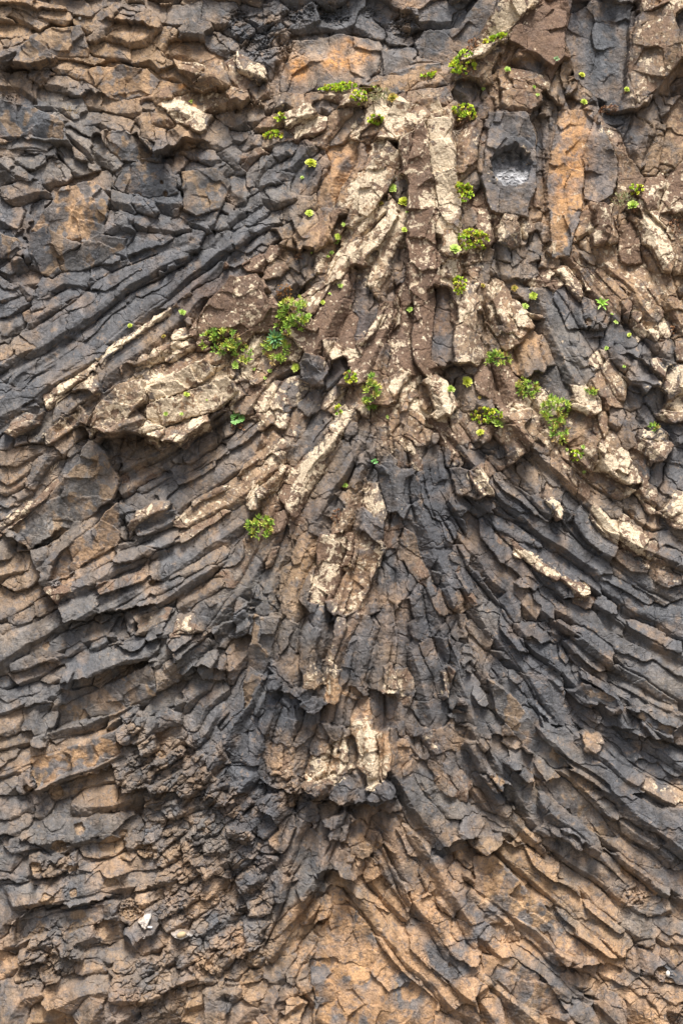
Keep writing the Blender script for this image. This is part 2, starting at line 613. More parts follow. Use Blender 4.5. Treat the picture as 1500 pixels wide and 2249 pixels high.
(1000,900,"""60 4 b 5 10 80 60 120
80 5 b 2 60 170 120 240
45 7 b 3 210 130 190 190
60 4 g 0 230 220 330 300
70 5 g 0 280 240 320 310
70 8 b 3 340 40 430 90
90 9 b 4 360 110 390 190 420 270
75 6 b 5 480 80 560 140 640 230
60 4 b 1 520 210 580 270
65 5 b 0 640 360 720 470 740 510
75 6 b 5 680 270 740 370 810 460
80 6 g 0 420 380 520 460 580 540
60 4 t 0 510 290 600 400 680 510
80 6 b 2 560 520 640 550 690 560
60 5 b 1 230 350 330 350
60 5 b 0 350 380 430 480
75 9 b 4 900 220 880 290 850 340
60 8 b 5 930 230 960 280
80 4 b 1 860 60 840 160 880 210
60 4 b 5 950 50 940 160
60 4 b 4 980 180 1060 260
50 4 g 0 1030 60 1090 90
70 5 g 0 1140 110 1180 230
50 4 g 0 1240 30 1300 110
90 8 b 5 1330 160 1290 220 1360 300
60 7 b 5 1430 20 1490 70
70 5 g 0 1430 80 1500 190
60 4 g 0 1480 250 1460 340
60 5 b 2 1240 300 1240 420
60 5 g 0 1350 370 1340 460
60 4 g 0 1440 390 1430 520
90 8 b 9 1010 340 1090 430 1150 470
80 6 b 2 960 420 1030 500 1110 540
60 5 g 0 910 480 960 580 1060 660
60 5 b 4 850 470 870 550
70 7 b 5 1230 520 1290 590 1300 650
60 5 g 0 1140 590 1200 660 1230 750
50 4 g 0 1380 570 1340 660
60 7 b 7 1490 620 1410 700
60 7 b 5 1440 700 1490 760
80 6 g 0 1450 800 1430 900
60 4 b 1 1310 720 1290 830
70 5 b 5 1260 880 1300 950
75 6 b 2 1340 1000 1370 1100 1430 1160
50 6 b 5 1250 990 1240 1040
50 5 g 0 1470 1010 1490 1060
60 5 g 0 1370 920 1430 980
80 9 b 7 110 400 160 480 200 560
80 8 g 1 60 420 80 520 100 570
70 4 g 0 30 240 100 320 140 370
60 5 b 5 10 260 30 350
50 6 b 1 190 370 240 420
60 7 g 1 260 430 340 510 430 590 550 690
60 6 g 0 220 460 300 540 400 610 500 700
55 8 b 8 600 580 660 630 690 690
65 7 g 1 520 580 570 650 630 710
60 5 g 0 710 590 760 660
60 6 g 0 30 560 90 640
70 6 g 0 160 590 220 660
50 5 g 0 280 640 400 700 530 770 620 830
60 4 g 0 220 720 330 780 450 850 570 890
75 7 b 9 900 670 980 750 1080 850
75 7 m 8 1090 770 1160 870 1220 940
90 7 g 0 840 690 890 800 980 900 1040 940
90 6 b 1 1100 940 1180 1020 1200 1060
80 4 g 0 620 750 720 850 840 950 930 1030
70 4 g 0 770 760 860 880 960 980
60 5 g 0 440 870 560 960 660 1030 820 1150
60 7 m 8 380 910 490 990 600 1070 690 1120
60 7 m 7 700 1090 790 1150 870 1220
80 6 g 0 400 970 500 1060 640 1150 790 1230
60 4 g 1 640 970 760 1050 900 1150 1000 1220
80 4 g 0 940 1080 1060 1150 1200 1220 1340 1300
80 4 t 0 1010 1000 1130 1080 1280 1160 1430 1260
80 6 g 0 180 800 260 890 360 960
50 5 b 4 260 850 370 900
70 6 g 0 40 740 100 830 180 950
60 5 t 0 20 880 90 1000
80 6 g 0 240 1080 330 1120 470 1190 
80 6 g 0 150 980 250 1060 350 1180 450 1300
60 5 g 0 460 1090 560 1160
80 5 g 0 500 1210 590 1290 660 1350
60 5 g 0 580 1180 680 1260 780 1330
60 5 b 1 800 1250 900 1300
60 5 g 0 130 1080 170 1200 220 1300
70 5 g 0 60 1060 100 1180 160 1290
60 5 b 2 0 1050 60 1150 130 1300
60 5 b 1 20 1200 50 1320
60 5 g 0 960 1270 1050 1330
60 4 g 0 1250 1300 1380 1350"""),
(0,1350,"""60 5 g 0 200 20 60 60
60 5 t 0 330 30 160 90 0 140
110 6 t 0 230 130 120 190 0 270
70 5 g 0 350 60 330 150 290 240
60 7 g 0 510 20 440 60
60 6 t 0 680 10 620 60
70 6 g 0 560 130 490 200 420 260
80 5 g 0 780 80 650 160 600 230
60 5 b 0 820 90 760 150
60 6 g 0 880 30 860 110
70 7 b 1 1080 20 970 60 900 60
60 7 g 0 1120 80 1030 110 970 130
60 8 b 4 1290 60 1200 90 1150 160
60 8 g 0 1260 130 1180 180 1130 230
45 7 g 1 1330 120 1250 200 1170 270
55 6 g 0 1390 180 1300 240 1210 300
60 6 g 0 1430 60 1400 130
60 5 g 0 1500 50 1440 170
80 7 g 0 950 200 860 240 760 270
80 7 g 0 760 260 640 320 580 370
80 8 g 0 560 330 490 380 420 430
85 6 t 0 1100 220 1040 290 1010 330
55 7 g 0 1400 280 1330 340
60 5 b 0 1480 300 1450 370
60 6 b 0 1120 370 1050 410 1020 480
60 7 g 0 400 250 230 300 60 360
70 6 g 0 330 320 220 380 90 440
60 5 b 0 440 340 370 400 280 450
100 2 o 0 940 380 760 420 600 460
55 4 g 0 70 440 0 470
60 6 g 0 270 500 130 530 0 580
60 6 g 0 170 560 80 590 0 620
100 5 t 0 760 520 580 560 420 600 330 730
80 6 g 0 340 500 240 560 160 600
80 6 t 0 260 600 200 680 190 760
60 6 b 0 110 690 60 740 0 760
80 2 t 0 700 660 560 740 420 780 310 850
80 5 o 0 740 640 690 700
110 4 g 0 980 560 850 560 800 620
90 3 t 0 1200 540 1060 600 940 640
90 2 t 0 1330 480 1200 560
95 5 o 0 760 870 600 900 420 920 230 950
75 6 g 0 700 950 540 980 380 1040 230 1120
45 7 g 0 280 850 220 880
60 5 b 0 180 830 90 850 0 860
60 4 b 0 80 920 0 960
70 5 b 0 170 980 90 1020 0 1050
60 6 g 0 240 1040 170 1110 110 1180
75 5 t 0 90 1120 30 1170
60 8 g 0 920 700 860 780 800 840
55 7 g 0 1000 720 930 790 850 840
60 6 g 0 860 610 800 700
50 8 r 1 1000 860 930 910
60 6 g 0 900 890 780 970 740 1010
55 7 r 1 950 960 850 1000 770 1080
60 6 g 0 1120 690 1050 720
80 3 b 0 1180 800 1100 880 1040 960
60 5 t 0 1480 500 1330 620 1260 760
60 6 g 0 1480 640 1380 700 1280 860
80 4 b 0 700 1080 520 1120 320 1160
100 4 b 0 900 1200 700 1240 520 1240
60 5 g 0 230 1180 200 1250
70 5 g 0 190 1250 80 1290 0 1330
60 5 t 0 300 1290 230 1330
60 6 g 0 1240 980 1120 1040 1000 1080
50 8 r 0 1180 930 1080 990 960 1060 840 1140 820 1200
45 8 r 0 1200 1050 1100 1120 1020 1200
45 7 r 0 1320 1000 1260 1080
45 7 r 0 1290 1140 1210 1180
45 7 r 0 1450 950 1360 1020 1330 1070
45 7 r 0 1470 1100 1400 1130
40 7 r 0 1460 1240 1400 1200
50 6 r 0 1290 1260 1120 1320
50 6 r 0 1100 1180 960 1250"""),
(500,1350,"""60 7 g 0 150 20 80 60
60 7 g 0 230 40 160 100
60 5 b 0 320 30 290 130 250 220
80 6 t 0 410 70 400 160 380 240
90 4 b 0 230 140 100 250 0 370
70 6 g 0 240 160 190 240 
60 5 g 0 300 180 290 270
40 5 g 0 200 310 210 350
45 8 g 0 320 420 320 470
70 6 g 0 540 70 480 180 430 300 420 430
70 7 g 0 620 60 570 170 520 290 490 370
75 6 g 0 600 20 660 150 600 280 580 380
80 8 o 5 600 220 580 340 560 460
60 7 o 3 780 60 720 180 680 300 640 420
60 6 b 1 860 20 800 130 750 220 700 340
60 8 o 6 710 350 700 450 700 560
60 6 g 0 900 90 830 200 790 320 780 440
60 6 g 0 990 60 940 190 890 330 880 420
60 5 o 2 840 440 820 540
60 5 g 0 990 180 940 330 900 460
60 6 g 0 1060 40 1020 170 980 280
55 5 g 0 1090 80 1090 220 1090 330
70 9 b 4 1030 300 1030 400 1040 480
50 6 g 0 1140 60 1150 180 1130 330
60 6 g 0 1200 40 1210 140
70 5 g 0 1220 180 1210 300
80 5 g 0 1310 30 1340 130
80 5 b 0 1290 170 1330 270
70 5 g 0 1430 100 1430 220 1450 330
70 6 g 0 1220 330 1290 450 1330 570
60 6 b 3 1150 350 1190 450 1210 560
60 5 g 0 1310 280 1380 390 1430 530
50 7 b 4 1400 370 1440 460 1450 550
60 5 g 0 1470 480 1500 590
60 8 b 6 1480 360 1500 420
80 8 g 0 490 480 480 530
60 9 g 0 540 560 590 620
60 7 t 0 590 480 620 520
60 5 g 0 370 620 340 780 310 850
60 5 g 0 290 560 270 680 240 760
60 5 g 0 230 420 200 540 200 650
80 4 g 0 130 400 80 540 60 660
80 4 g 0 140 540 110 680 130 780
60 5 g 0 390 560 440 600
60 5 g 0 460 620 420 760 380 840
65 6 g 0 560 680 530 780 490 870
60 4 b 0 680 610 670 700
70 5 g 0 800 560 760 680 740 740
60 5 o 2 900 560 880 700
60 5 g 0 960 500 980 620 1000 720
50 4 b 0 1050 560 1060 680
70 8 o 8 890 700 900 820 910 900
60 8 o 9 930 900 950 1000 960 1100
60 8 o 6 1010 790 1040 920 1040 1040
40 5 g 0 1090 760 1100 900 1100 1000
60 5 g 0 800 820 840 950
65 7 g 1 720 740 740 800
70 7 o 7 760 830 740 970 730 1080
70 6 o 7 630 870 620 980 580 1090
60 5 g 0 620 780 560 900
60 4 g 0 540 800 480 960 440 1060
60 5 b 1 420 880 400 1000 370 1090
80 4 o 0 330 830 300 920 280 1040
90 5 g 0 220 820 180 880 120 860
80 6 g 0 80 860 120 940 180 990
80 6 g 0 60 1020 170 1070 110 1170
60 8 b 2 640 1100 560 1170
60 7 b 0 450 1120 420 1090
60 6 r 0 340 1110 290 1140
60 7 g 0 800 1090 770 1200
50 6 g 0 870 1060 880 1120
80 9 g 1 1030 1110 1040 1180
70 8 g 0 960 1180 960 1230
60 7 g 0 870 1180 870 1230
60 5 b 0 1110 640 1200 740 1260 800
60 5 g 0 1180 660 1130 760
60 5 b 0 1150 840 1160 940
80 4 b 0 1160 960 1160 1080 1220 1240 1270 1350
70 5 t 0 1250 980 1300 1100 1400 1240 1480 1340
60 4 g 0 1200 820 1290 940
60 6 b 2 1320 800 1380 900
60 5 b 0 1420 760 1450 860
60 5 g 0 1290 880 1300 960
60 5 g 0 1400 600 1390 740
60 5 b 0 1390 950 1370 1030
60 5 b 1 1400 1080 1470 1190
60 4 g 0 1440 960 1500 1060
60 6 r 0 600 1190 570 1220
60 8 g 0 380 1180 330 1260 290 1310
45 7 o 0 410 1190 400 1260
60 6 g 0 480 1240 470 1210
60 6 g 0 580 1280 560 1330
70 5 b 0 120 1250 60 1320
60 5 b 0 660 1290 620 1340
60 3 o 0 950 1290 900 1340
60 6 b 0 1060 1240 1100 1330"""),
(1000,1350,"""60 6 b 0 20 30 30 130
60 5 b 0 100 60 180 160 250 200
70 5 b 0 190 60 270 150
60 4 b 0 90 150 160 260 250 400
60 6 g 0 60 220 100 330
50 6 g 0 20 290 80 370
60 9 b 0 40 400 50 430
50 8 g 0 100 500 180 600
60 8 b 0 40 540 100 640
70 7 g 0 290 60 370 160 460 260
60 6 g 0 380 130 470 110 600 200
60 5 t 0 310 230 380 300 450 370
60 4 g 0 250 350 320 440
80 6 g 0 400 220 500 310 620 400 720 470
70 5 g 0 570 250 640 340 750 420
60 5 g 0 470 130 590 240 
60 6 g 0 520 430 620 480 700 530
60 4 g 0 600 60 700 150 640 150
70 5 g 0 660 260 760 370 840 400
80 8 g 0 820 380 920 460 1060 560
80 8 t 0 790 470 850 560 1000 590
60 7 g 0 700 80 800 180 940 270 1040 310
70 7 g 0 740 160 850 270 980 370
60 5 b 0 780 270 930 380 1010 440
90 6 g 0 800 40 920 130 1040 230 1060 270
100 5 t 0 960 60 1080 120 1240 200 1400 300 1500 380
70 4 g 0 1180 60 1280 110 1400 160
60 6 g 0 1400 190 1500 220
60 4 g 0 1300 30 1430 100 1490 130
60 4 t 0 1060 340 1200 430 1340 520 1500 620
110 3 t 0 1200 330 1330 380
70 4 g 0 1350 420 1430 500 1500 520
60 5 t 0 1020 420 1150 480 1290 560 1450 640
70 5 t 0 1020 470 1160 560 1280 640
75 8 g 0 1180 600 1290 660 1460 750
75 7 g 0 1240 680 1330 770 1450 780
60 6 b 0 1480 770 1500 830
60 6 g 0 480 470 520 560 620 680 690 720
70 6 g 0 450 600 520 700 640 790
60 6 g 0 370 400 480 500 
80 5 t 0 300 420 380 540 450 600
60 4 t 0 250 480 330 560 420 660
60 5 t 0 230 560 320 620 340 680
60 5 g 0 150 640 240 700 290 760
70 8 b 0 400 720 470 800 520 880
50 7 b 0 500 800 550 840
50 6 o 0 360 830 420 880
60 5 t 0 60 700 160 780 
60 8 g 0 170 830 250 900
60 8 g 0 260 950 360 1000 400 1040
60 7 g 0 110 880 170 970 220 1060
60 8 r 0 200 1040 290 1160
70 8 r 1 330 1080 380 1160 430 1230
60 7 g 0 420 1050 480 1120
60 4 b 0 140 760 60 620
60 6 t 0 570 700 700 780 
80 5 g 0 640 590 730 640 830 700 940 780
60 5 g 0 700 680 790 790
70 4 b 0 740 560 850 640 980 700
70 8 o 3 850 810 920 850 900 910
50 7 g 0 770 830 850 890
90 7 g 0 660 820 780 920 900 990
80 7 t 0 600 900 740 970 900 1070 1060 1170
80 7 g 0 930 930 1050 1020 1200 1110
80 6 t 0 950 1060 1100 1150 1240 1220 1400 1310
90 4 g 0 1010 860 1110 930 1150 960
90 4 g 0 960 720 1060 780 1180 830
80 5 g 0 1010 800 1130 890 1220 980
60 4 g 0 1190 640 1190 760
60 4 b 0 1230 760 1330 850 1450 880
80 5 g 1 1200 970 1320 1050 1420 1130
90 6 o 3 1260 1120 1360 1180 1440 1270
60 5 g 0 1340 900 1420 1000 1500 1060
60 5 g 0 1260 900 1340 980
60 5 g 0 1400 870 1490 960
90 3 t 0 360 920 500 1000 640 1080
90 3 b 0 560 920 700 1020 850 1140 980 1230
90 3 t 0 680 1120 820 1200 1000 1330
90 4 g 0 560 1120 640 1230 740 1330
70 4 b 0 480 1180 540 1300
60 5 g 0 40 940 120 1060 190 1160 300 1260
70 6 b 2 10 1050 80 1150
60 4 b 0 130 1160 230 1270 380 1340
80 3 t 0 930 1260 1060 1320"""),
(0,1800,"""70 6 g 0 160 20 60 70
60 6 t 0 280 60 180 110 120 130
80 6 t 0 420 30 290 100
60 5 t 0 640 30 560 90
60 3 t 0 820 100 700 120 540 160
70 5 g 0 260 190 150 200 80 200
70 4 b 0 480 180 370 200
70 3 b 0 780 200 640 220 520 260
50 7 r 0 260 300 220 340
50 7 r 0 400 310 300 350 230 370
50 6 r 0 500 290 430 340
80 3 g 0 620 340 480 300 
80 4 g 0 60 260 20 340
70 4 g 0 200 350 80 420
90 5 b 0 980 310 800 370 660 440
100 5 t 0 620 420 440 450 280 470 100 520
80 6 t 0 700 490 540 530 400 560
80 5 g 0 100 520 60 620 0 690
80 7 g 0 700 610 620 640
80 6 t 0 600 640 450 700 260 720 110 780
80 7 t 0 580 760 460 810 360 830
70 6 g 0 200 760 100 800
60 8 r 0 310 800 200 830
55 8 r 0 480 880 380 890
50 8 r 0 260 900 150 930
60 6 r 0 420 960 330 980
60 5 b 0 860 300 820 260
60 4 g 0 960 130 830 190
60 6 g 0 1040 100 920 170
60 5 r 0 1040 200 900 270
60 5 b 0 1160 200 1050 320
70 6 g 0 1180 80 1050 170 950 240
70 6 t 0 1400 70 1300 100
50 7 r 0 1320 150 1230 200
50 7 r 0 1460 180 1360 220
60 7 r 0 1440 300 1330 370
60 6 r 0 1180 380 1020 400
50 6 r 0 1260 370 1170 430
80 6 g 0 1290 470 1180 540 1100 640
60 5 t 0 1420 440 1330 540
60 4 b 0 1400 560 1250 640 1120 720
50 8 w 0 980 730 940 760
60 7 g 0 1010 740 920 770 880 800
80 4 g 0 1040 820 920 860
25 7 w 0 1200 770 1175 785
80 2 o 0 720 700 640 820
60 3 o 0 860 640 800 680
80 4 g 0 1470 640 1330 720
50 6 g 0 1460 840 1370 850
60 6 r 0 1200 860 1100 930
60 6 g 0 1300 900 1180 950
60 7 g 0 1500 920 1400 980 1340 1010
60 3 b 0 820 920 700 940 560 900
60 5 b 0 640 990 530 1010
60 6 b 0 860 980 760 1010
60 6 g 0 980 980 920 1010
60 7 g 0 1240 1060 1130 1080 1040 1100
70 6 t 0 1380 1060 1280 1050
70 7 t 0 690 1130 560 1160 420 1200 300 1240
80 8 g 0 880 1130 760 1140
60 8 t 0 1010 1140 940 1160
80 7 g 0 240 1140 120 1180 60 1260
60 5 b 0 540 1100 400 1120 290 1190
60 4 o 0 100 980 30 1020
70 5 r 0 240 1010 120 1050
60 6 b 0 340 1040 270 1050
80 4 o 0 380 1290 250 1330
80 7 g 0 640 1230 600 1300
60 6 g 0 740 1240 700 1300
60 6 g 0 870 1280 780 1330
80 5 g 0 1080 1250 960 1290
60 5 t 0 1180 1180 1050 1250
60 4 o 0 1320 1200 1250 1230
60 7 g 0 1480 1150 1400 1200 1440 1290
60 4 b 0 1000 440 860 480
50 4 o 0 1060 520 900 560"""),
(500,1800,"""80 6 g 0 170 30 80 70
60 6 g 0 300 40 220 110
60 7 o 0 420 40 360 130 310 190
60 6 g 0 280 190 220 200
60 5 g 0 490 60 430 200 350 310
60 5 t 0 560 100 510 220 480 330
60 6 t 0 640 50 600 160 560 260
60 6 t 0 660 160 600 260 570 320
60 8 g 0 720 10 680 60
60 8 t 0 760 60 720 120
60 7 g 0 720 200 660 290 600 340
50 8 t 0 790 290 780 370
50 7 g 0 740 230 730 320
60 4 o 0 840 60 830 160 
60 6 o 0 890 200 890 250
60 4 o 0 980 120 1000 200
55 4 o 0 860 300 830 350
60 4 o 0 960 300 980 400
60 3 o 0 780 440 720 400 690 420
60 3 o 0 730 500 730 580
50 6 o 0 650 560 650 640
60 5 g 0 990 240 1040 340 1110 450
60 5 t 0 1070 160 1150 300 1240 420
60 5 g 0 1060 30 1150 120 1220 250
60 5 t 0 1130 70 1240 180 1300 220
90 6 g 0 1290 30 1380 110 1470 190
60 5 t 0 1150 420 1230 500 1330 560
60 6 g 0 1110 460 1170 530 1220 610
90 3 b 0 1000 420 1080 540 1180 650
90 4 b 0 840 480 920 560 1000 700 1100 800
60 4 g 0 1270 330 1350 440
70 5 g 0 1430 270 1380 360 1400 460
80 6 g 0 1420 460 1470 520 1440 610
60 7 g 0 560 440 480 520
60 6 t 0 470 500 370 590 270 700
60 6 b 0 580 500 480 620 370 720 260 800
60 6 b 0 600 560 470 720 370 820 240 930
80 4 b 0 480 720 400 820 370 920
60 5 b 0 330 830 220 900 160 930
70 7 r 0 150 260 60 240
60 8 r 0 140 130 70 80
60 7 r 0 280 260 240 310
60 7 r 0 200 390 140 440
50 7 g 0 290 450 240 540
60 8 g 0 350 440 330 530
50 7 r 0 260 600 180 620
60 7 g 0 220 700 160 800 150 880
60 5 r 0 60 600 0 640
60 4 o 0 110 800 60 880
60 4 b 0 90 1000 30 1050
60 5 g 0 560 860 470 980 400 1100
60 5 g 0 440 920 330 1050 280 1100
60 5 t 0 530 1000 480 1100 520 1160
60 6 o 0 570 900 590 980
60 6 o 0 640 840 630 930
70 3 o 0 620 780 700 880 740 970
80 3 o 0 760 620 860 760 960 880 1030 940
90 2 o 0 700 700 800 830 900 960 1010 1060
60 3 t 0 740 860 800 980 900 1090
90 2 t 0 640 1000 730 1100 860 1160
90 2 o 0 560 1060 640 1160
80 2 g 0 560 1200 640 1290
60 3 t 0 980 780 1060 900 1180 1020 1300 1130
80 5 b 0 1020 750 1180 900 1300 1020 1440 1180
75 6 g 0 1200 860 1330 990 1500 1130
80 4 g 0 1220 760 1340 880 1500 960
60 4 g 0 1350 640 1440 760 1500 850
70 3 o 0 1130 1000 1250 1130 1380 1280
70 6 o 0 1180 1220 1200 1300
60 3 g 0 1060 1080 1140 1180
80 3 g 0 900 1150 1020 1250 1100 1300
80 2 g 0 760 1250 880 1320
60 4 g 0 330 1220 300 1300
50 5 g 0 430 1150 400 1180
60 6 o 0 440 1240 390 1270
60 5 o 0 160 1060 160 1090
60 5 g 0 70 1130 30 1160
60 5 b 0 220 1160 120 1190
60 6 g 0 330 1180 270 1230 300 1300
60 4 g 0 120 1280 60 1330
60 3 o 0 1450 980 1500 1020"""),
(1000,1800,"""70 6 g 0 40 90 110 120
50 6 t 0 130 40 170 80
60 6 b 0 180 100 230 170 290 160
60 4 o 0 60 250 100 330
60 5 g 0 10 340 60 420
60 5 g 0 0 440 40 490
90 5 t 0 260 40 380 60 440 90
80 6 o 0 520 130 480 180
60 6 b 0 400 160 430 200
60 6 t 0 600 260 540 240
60 7 g 0 600 70 680 110
75 8 g 0 720 50 840 120 930 170
70 7 t 0 740 110 840 180
90 4 t 0 960 90 1120 180 1300 270 1460 370
90 5 t 0 1050 220 1180 320 1330 430 1500 500
90 4 t 0 1100 70 1240 160 1350 200
60 4 g 0 1300 80 1380 180
60 6 g 0 1440 70 1500 130
60 5 g 0 1350 220 1430 290 1500 360
100 3 t 0 960 220 1060 330 1180 440 1270 600
80 4 o 0 1080 330 1200 420 1320 530
90 5 b 0 640 200 760 260 880 350 1020 470
110 5 o 0 470 280 600 350 720 430
90 5 b 0 400 300 520 400 660 500 820 640
100 5 t 0 700 400 850 500 980 590 1120 700
100 5 g 0 860 560 1000 680 1140 800
110 6 b 0 660 600 860 720 1020 840 1120 890
110 3 o 0 900 480 1080 600 1240 760
60 5 o 0 1220 830 1320 850
60 4 b 0 1280 640 1400 600
60 4 g 0 1320 700 1440 760 1500 800
60 3 g 0 1360 790 1440 850
110 2 o 0 200 330 340 440 480 500
110 2 o 0 380 460 520 560 700 640
110 2 t 0 540 560 700 680 840 780
100 3 o 0 160 480 280 600 400 720
100 3 t 0 260 600 420 720 580 820 700 900
110 3 g 0 620 740 760 840 900 960
90 6 g 0 640 880 740 960
80 5 g 0 830 960 950 1000
60 4 o 0 80 620 140 700
80 5 g 0 30 740 120 820 170 860
80 7 g 0 20 860 130 960
80 6 t 0 20 940 100 1060
70 3 o 0 180 860 300 960 460 1040 620 1090
90 3 t 0 200 930 360 1050 560 1160 700 1260
100 3 t 0 460 920 620 1060 780 1160
90 4 g 0 420 1080 580 1200 740 1300
90 2 o 0 170 1030 300 1150 460 1240 560 1330
80 3 o 0 160 1150 240 1280
60 4 g 0 60 1270 130 1300
60 5 g 0 60 1080 130 1150
60 6 g 0 850 1230 840 1300
50 5 t 0 820 1100 900 1110
60 3 o 0 920 900 1000 960 1130 980
90 3 t 0 980 1000 1100 1070 1180 1110
60 5 t 0 1180 900 1200 1030
100 5 g 0 1280 900 1320 1010 1420 1110
60 4 g 0 1400 900 1480 980
80 4 b 0 1280 1060 1400 1170 1500 1230
60 4 o 0 940 1100 900 1180
80 3 o 0 1040 1130 1180 1220 1350 1330
80 4 g 0 960 1180 1100 1280
60 5 o 0 960 1250 1080 1320
60 4 t 0 1200 1130 1280 1190
60 4 t 0 1340 1200 1400 1290
60 5 r 0 1450 1260 1500 1300"""),
]

STEP = 1.5                       # photo pixels between mesh vertices inside the frame
rng = np.random.default_rng(11)
random.seed(5)

# ---------------------------------------------------------------- noise on arbitrary coordinates
def _hash(ix, iy, seed):
    n = (ix.astype(np.int64) * 374761393 + iy.astype(np.int64) * 668265263 + seed * 974634777) & 0xffffffff
    n = ((n ^ (n >> 13)) * 1274126177) & 0xffffffff
    n = ((n ^ (n >> 16)) * 2246822519) & 0xffffffff
    return ((n ^ (n >> 15)) & 0xffffff).astype(np.float32) / np.float32(0xffffff)

def vnoise(x, y, scale, seed):
    """smooth gradient-like value noise in -1..1"""
    x = x / scale; y = y / scale
    ix = np.floor(x); iy = np.floor(y)
    fx = (x - ix).astype(np.float32); fy = (y - iy).astype(np.float32)
    ix = ix.astype(np.int64); iy = iy.astype(np.int64)
    ux = fx * fx * fx * (fx * (fx * 6 - 15) + 10); uy = fy * fy * fy * (fy * (fy * 6 - 15) + 10)
    out = 0
    for dx, wx in ((0, 1 - ux), (1, ux)):
        for dy, wy in ((0, 1 - uy), (1, uy)):
            a = _hash(ix + dx, iy + dy, seed) * 6.2832
            out = out + wx * wy * (np.cos(a) * (fx - dx) + np.sin(a) * (fy - dy))
    return out * 1.5

def fbm(x, y, scale, seed, octs=3, gain=0.5):
    s = 0; a = 1.0
    for k in range(octs):
        s = s + a * vnoise(x + 31.7 * k, y - 17.3 * k, scale / 2 ** k, seed + k)
        a *= gain
    return s

def cells(x, y, scale, seed, jit=0.9):
    """jittered-grid Voronoi: nearest id hash, vector to its point, gap to second nearest"""
    x = x / scale; y = y / scale
    ix = np.floor(x).astype(np.int64); iy = np.floor(y).astype(np.int64)
    d1 = np.full(x.shape, 9.0, np.float32); d2 = d1.copy()
    vx = np.zeros(x.shape, np.float32); vy = vx.copy(); hid = vx.copy()
    for dx in (-1, 0, 1):
        for dy in (-1, 0, 1):
            jx = ix + dx; jy = iy + dy
            px = (x - (jx + 0.5 + jit * (_hash(jx, jy, seed) - 0.5))).astype(np.float32)
            py = (y - (jy + 0.5 + jit * (_hash(jx, jy, seed + 7) - 0.5))).astype(np.float32)
            d = np.sqrt(px * px + py * py)
            m = d < d1
            d2 = np.where(m, d1, np.minimum(d2, d))
            d1 = np.where(m, d, d1)
            vx = np.where(m, px, vx); vy = np.where(m, py, vy)
            hid = np.where(m, _hash(jx, jy, seed + 13), hid)
    return hid, vx * scale, vy * scale, (d2 - d1) * scale, d1 * scale

def frac(a):
    return a - np.floor(a)

def sstep(a, b, x):
    t = np.clip((x - a) / (b - a), 0, 1)
    return t * t * (3 - 2 * t)

# ---------------------------------------------------------------- grid (fine inside the frame, growing steps outside)
def axis(n):
    inner = np.arange(-24, n + 24 + STEP, STEP)
    ext = []; p = 0; st = STEP * 1.6
    while p < 1150:
        p += st; st = min(st * 1.07, 24); ext.append(p)
    ext = np.array(ext)
    return np.concatenate([(inner[0] - ext)[::-1], inner, inner[-1] + ext])
gx = axis(W)
gy = axis(H)
gy = gy[gy < H + 262]
NX, NY = len(gx), len(gy)
X, Y = np.meshgrid(gx, gy)
X = X.astype(np.float32); Y = Y.astype(np.float32)

# domain warp gives columns their uneven edges
wx = 6 * vnoise(X, Y, 80, 1) + 1.1 * vnoise(X, Y, 24, 2) + 1.3 * vnoise(X, Y, 7, 3)
wy = 6 * vnoise(X, Y, 80, 4) + 1.1 * vnoise(X, Y, 24, 5) + 1.3 * vnoise(X, Y, 7, 6)
XW = X + wx; YW = Y + wy

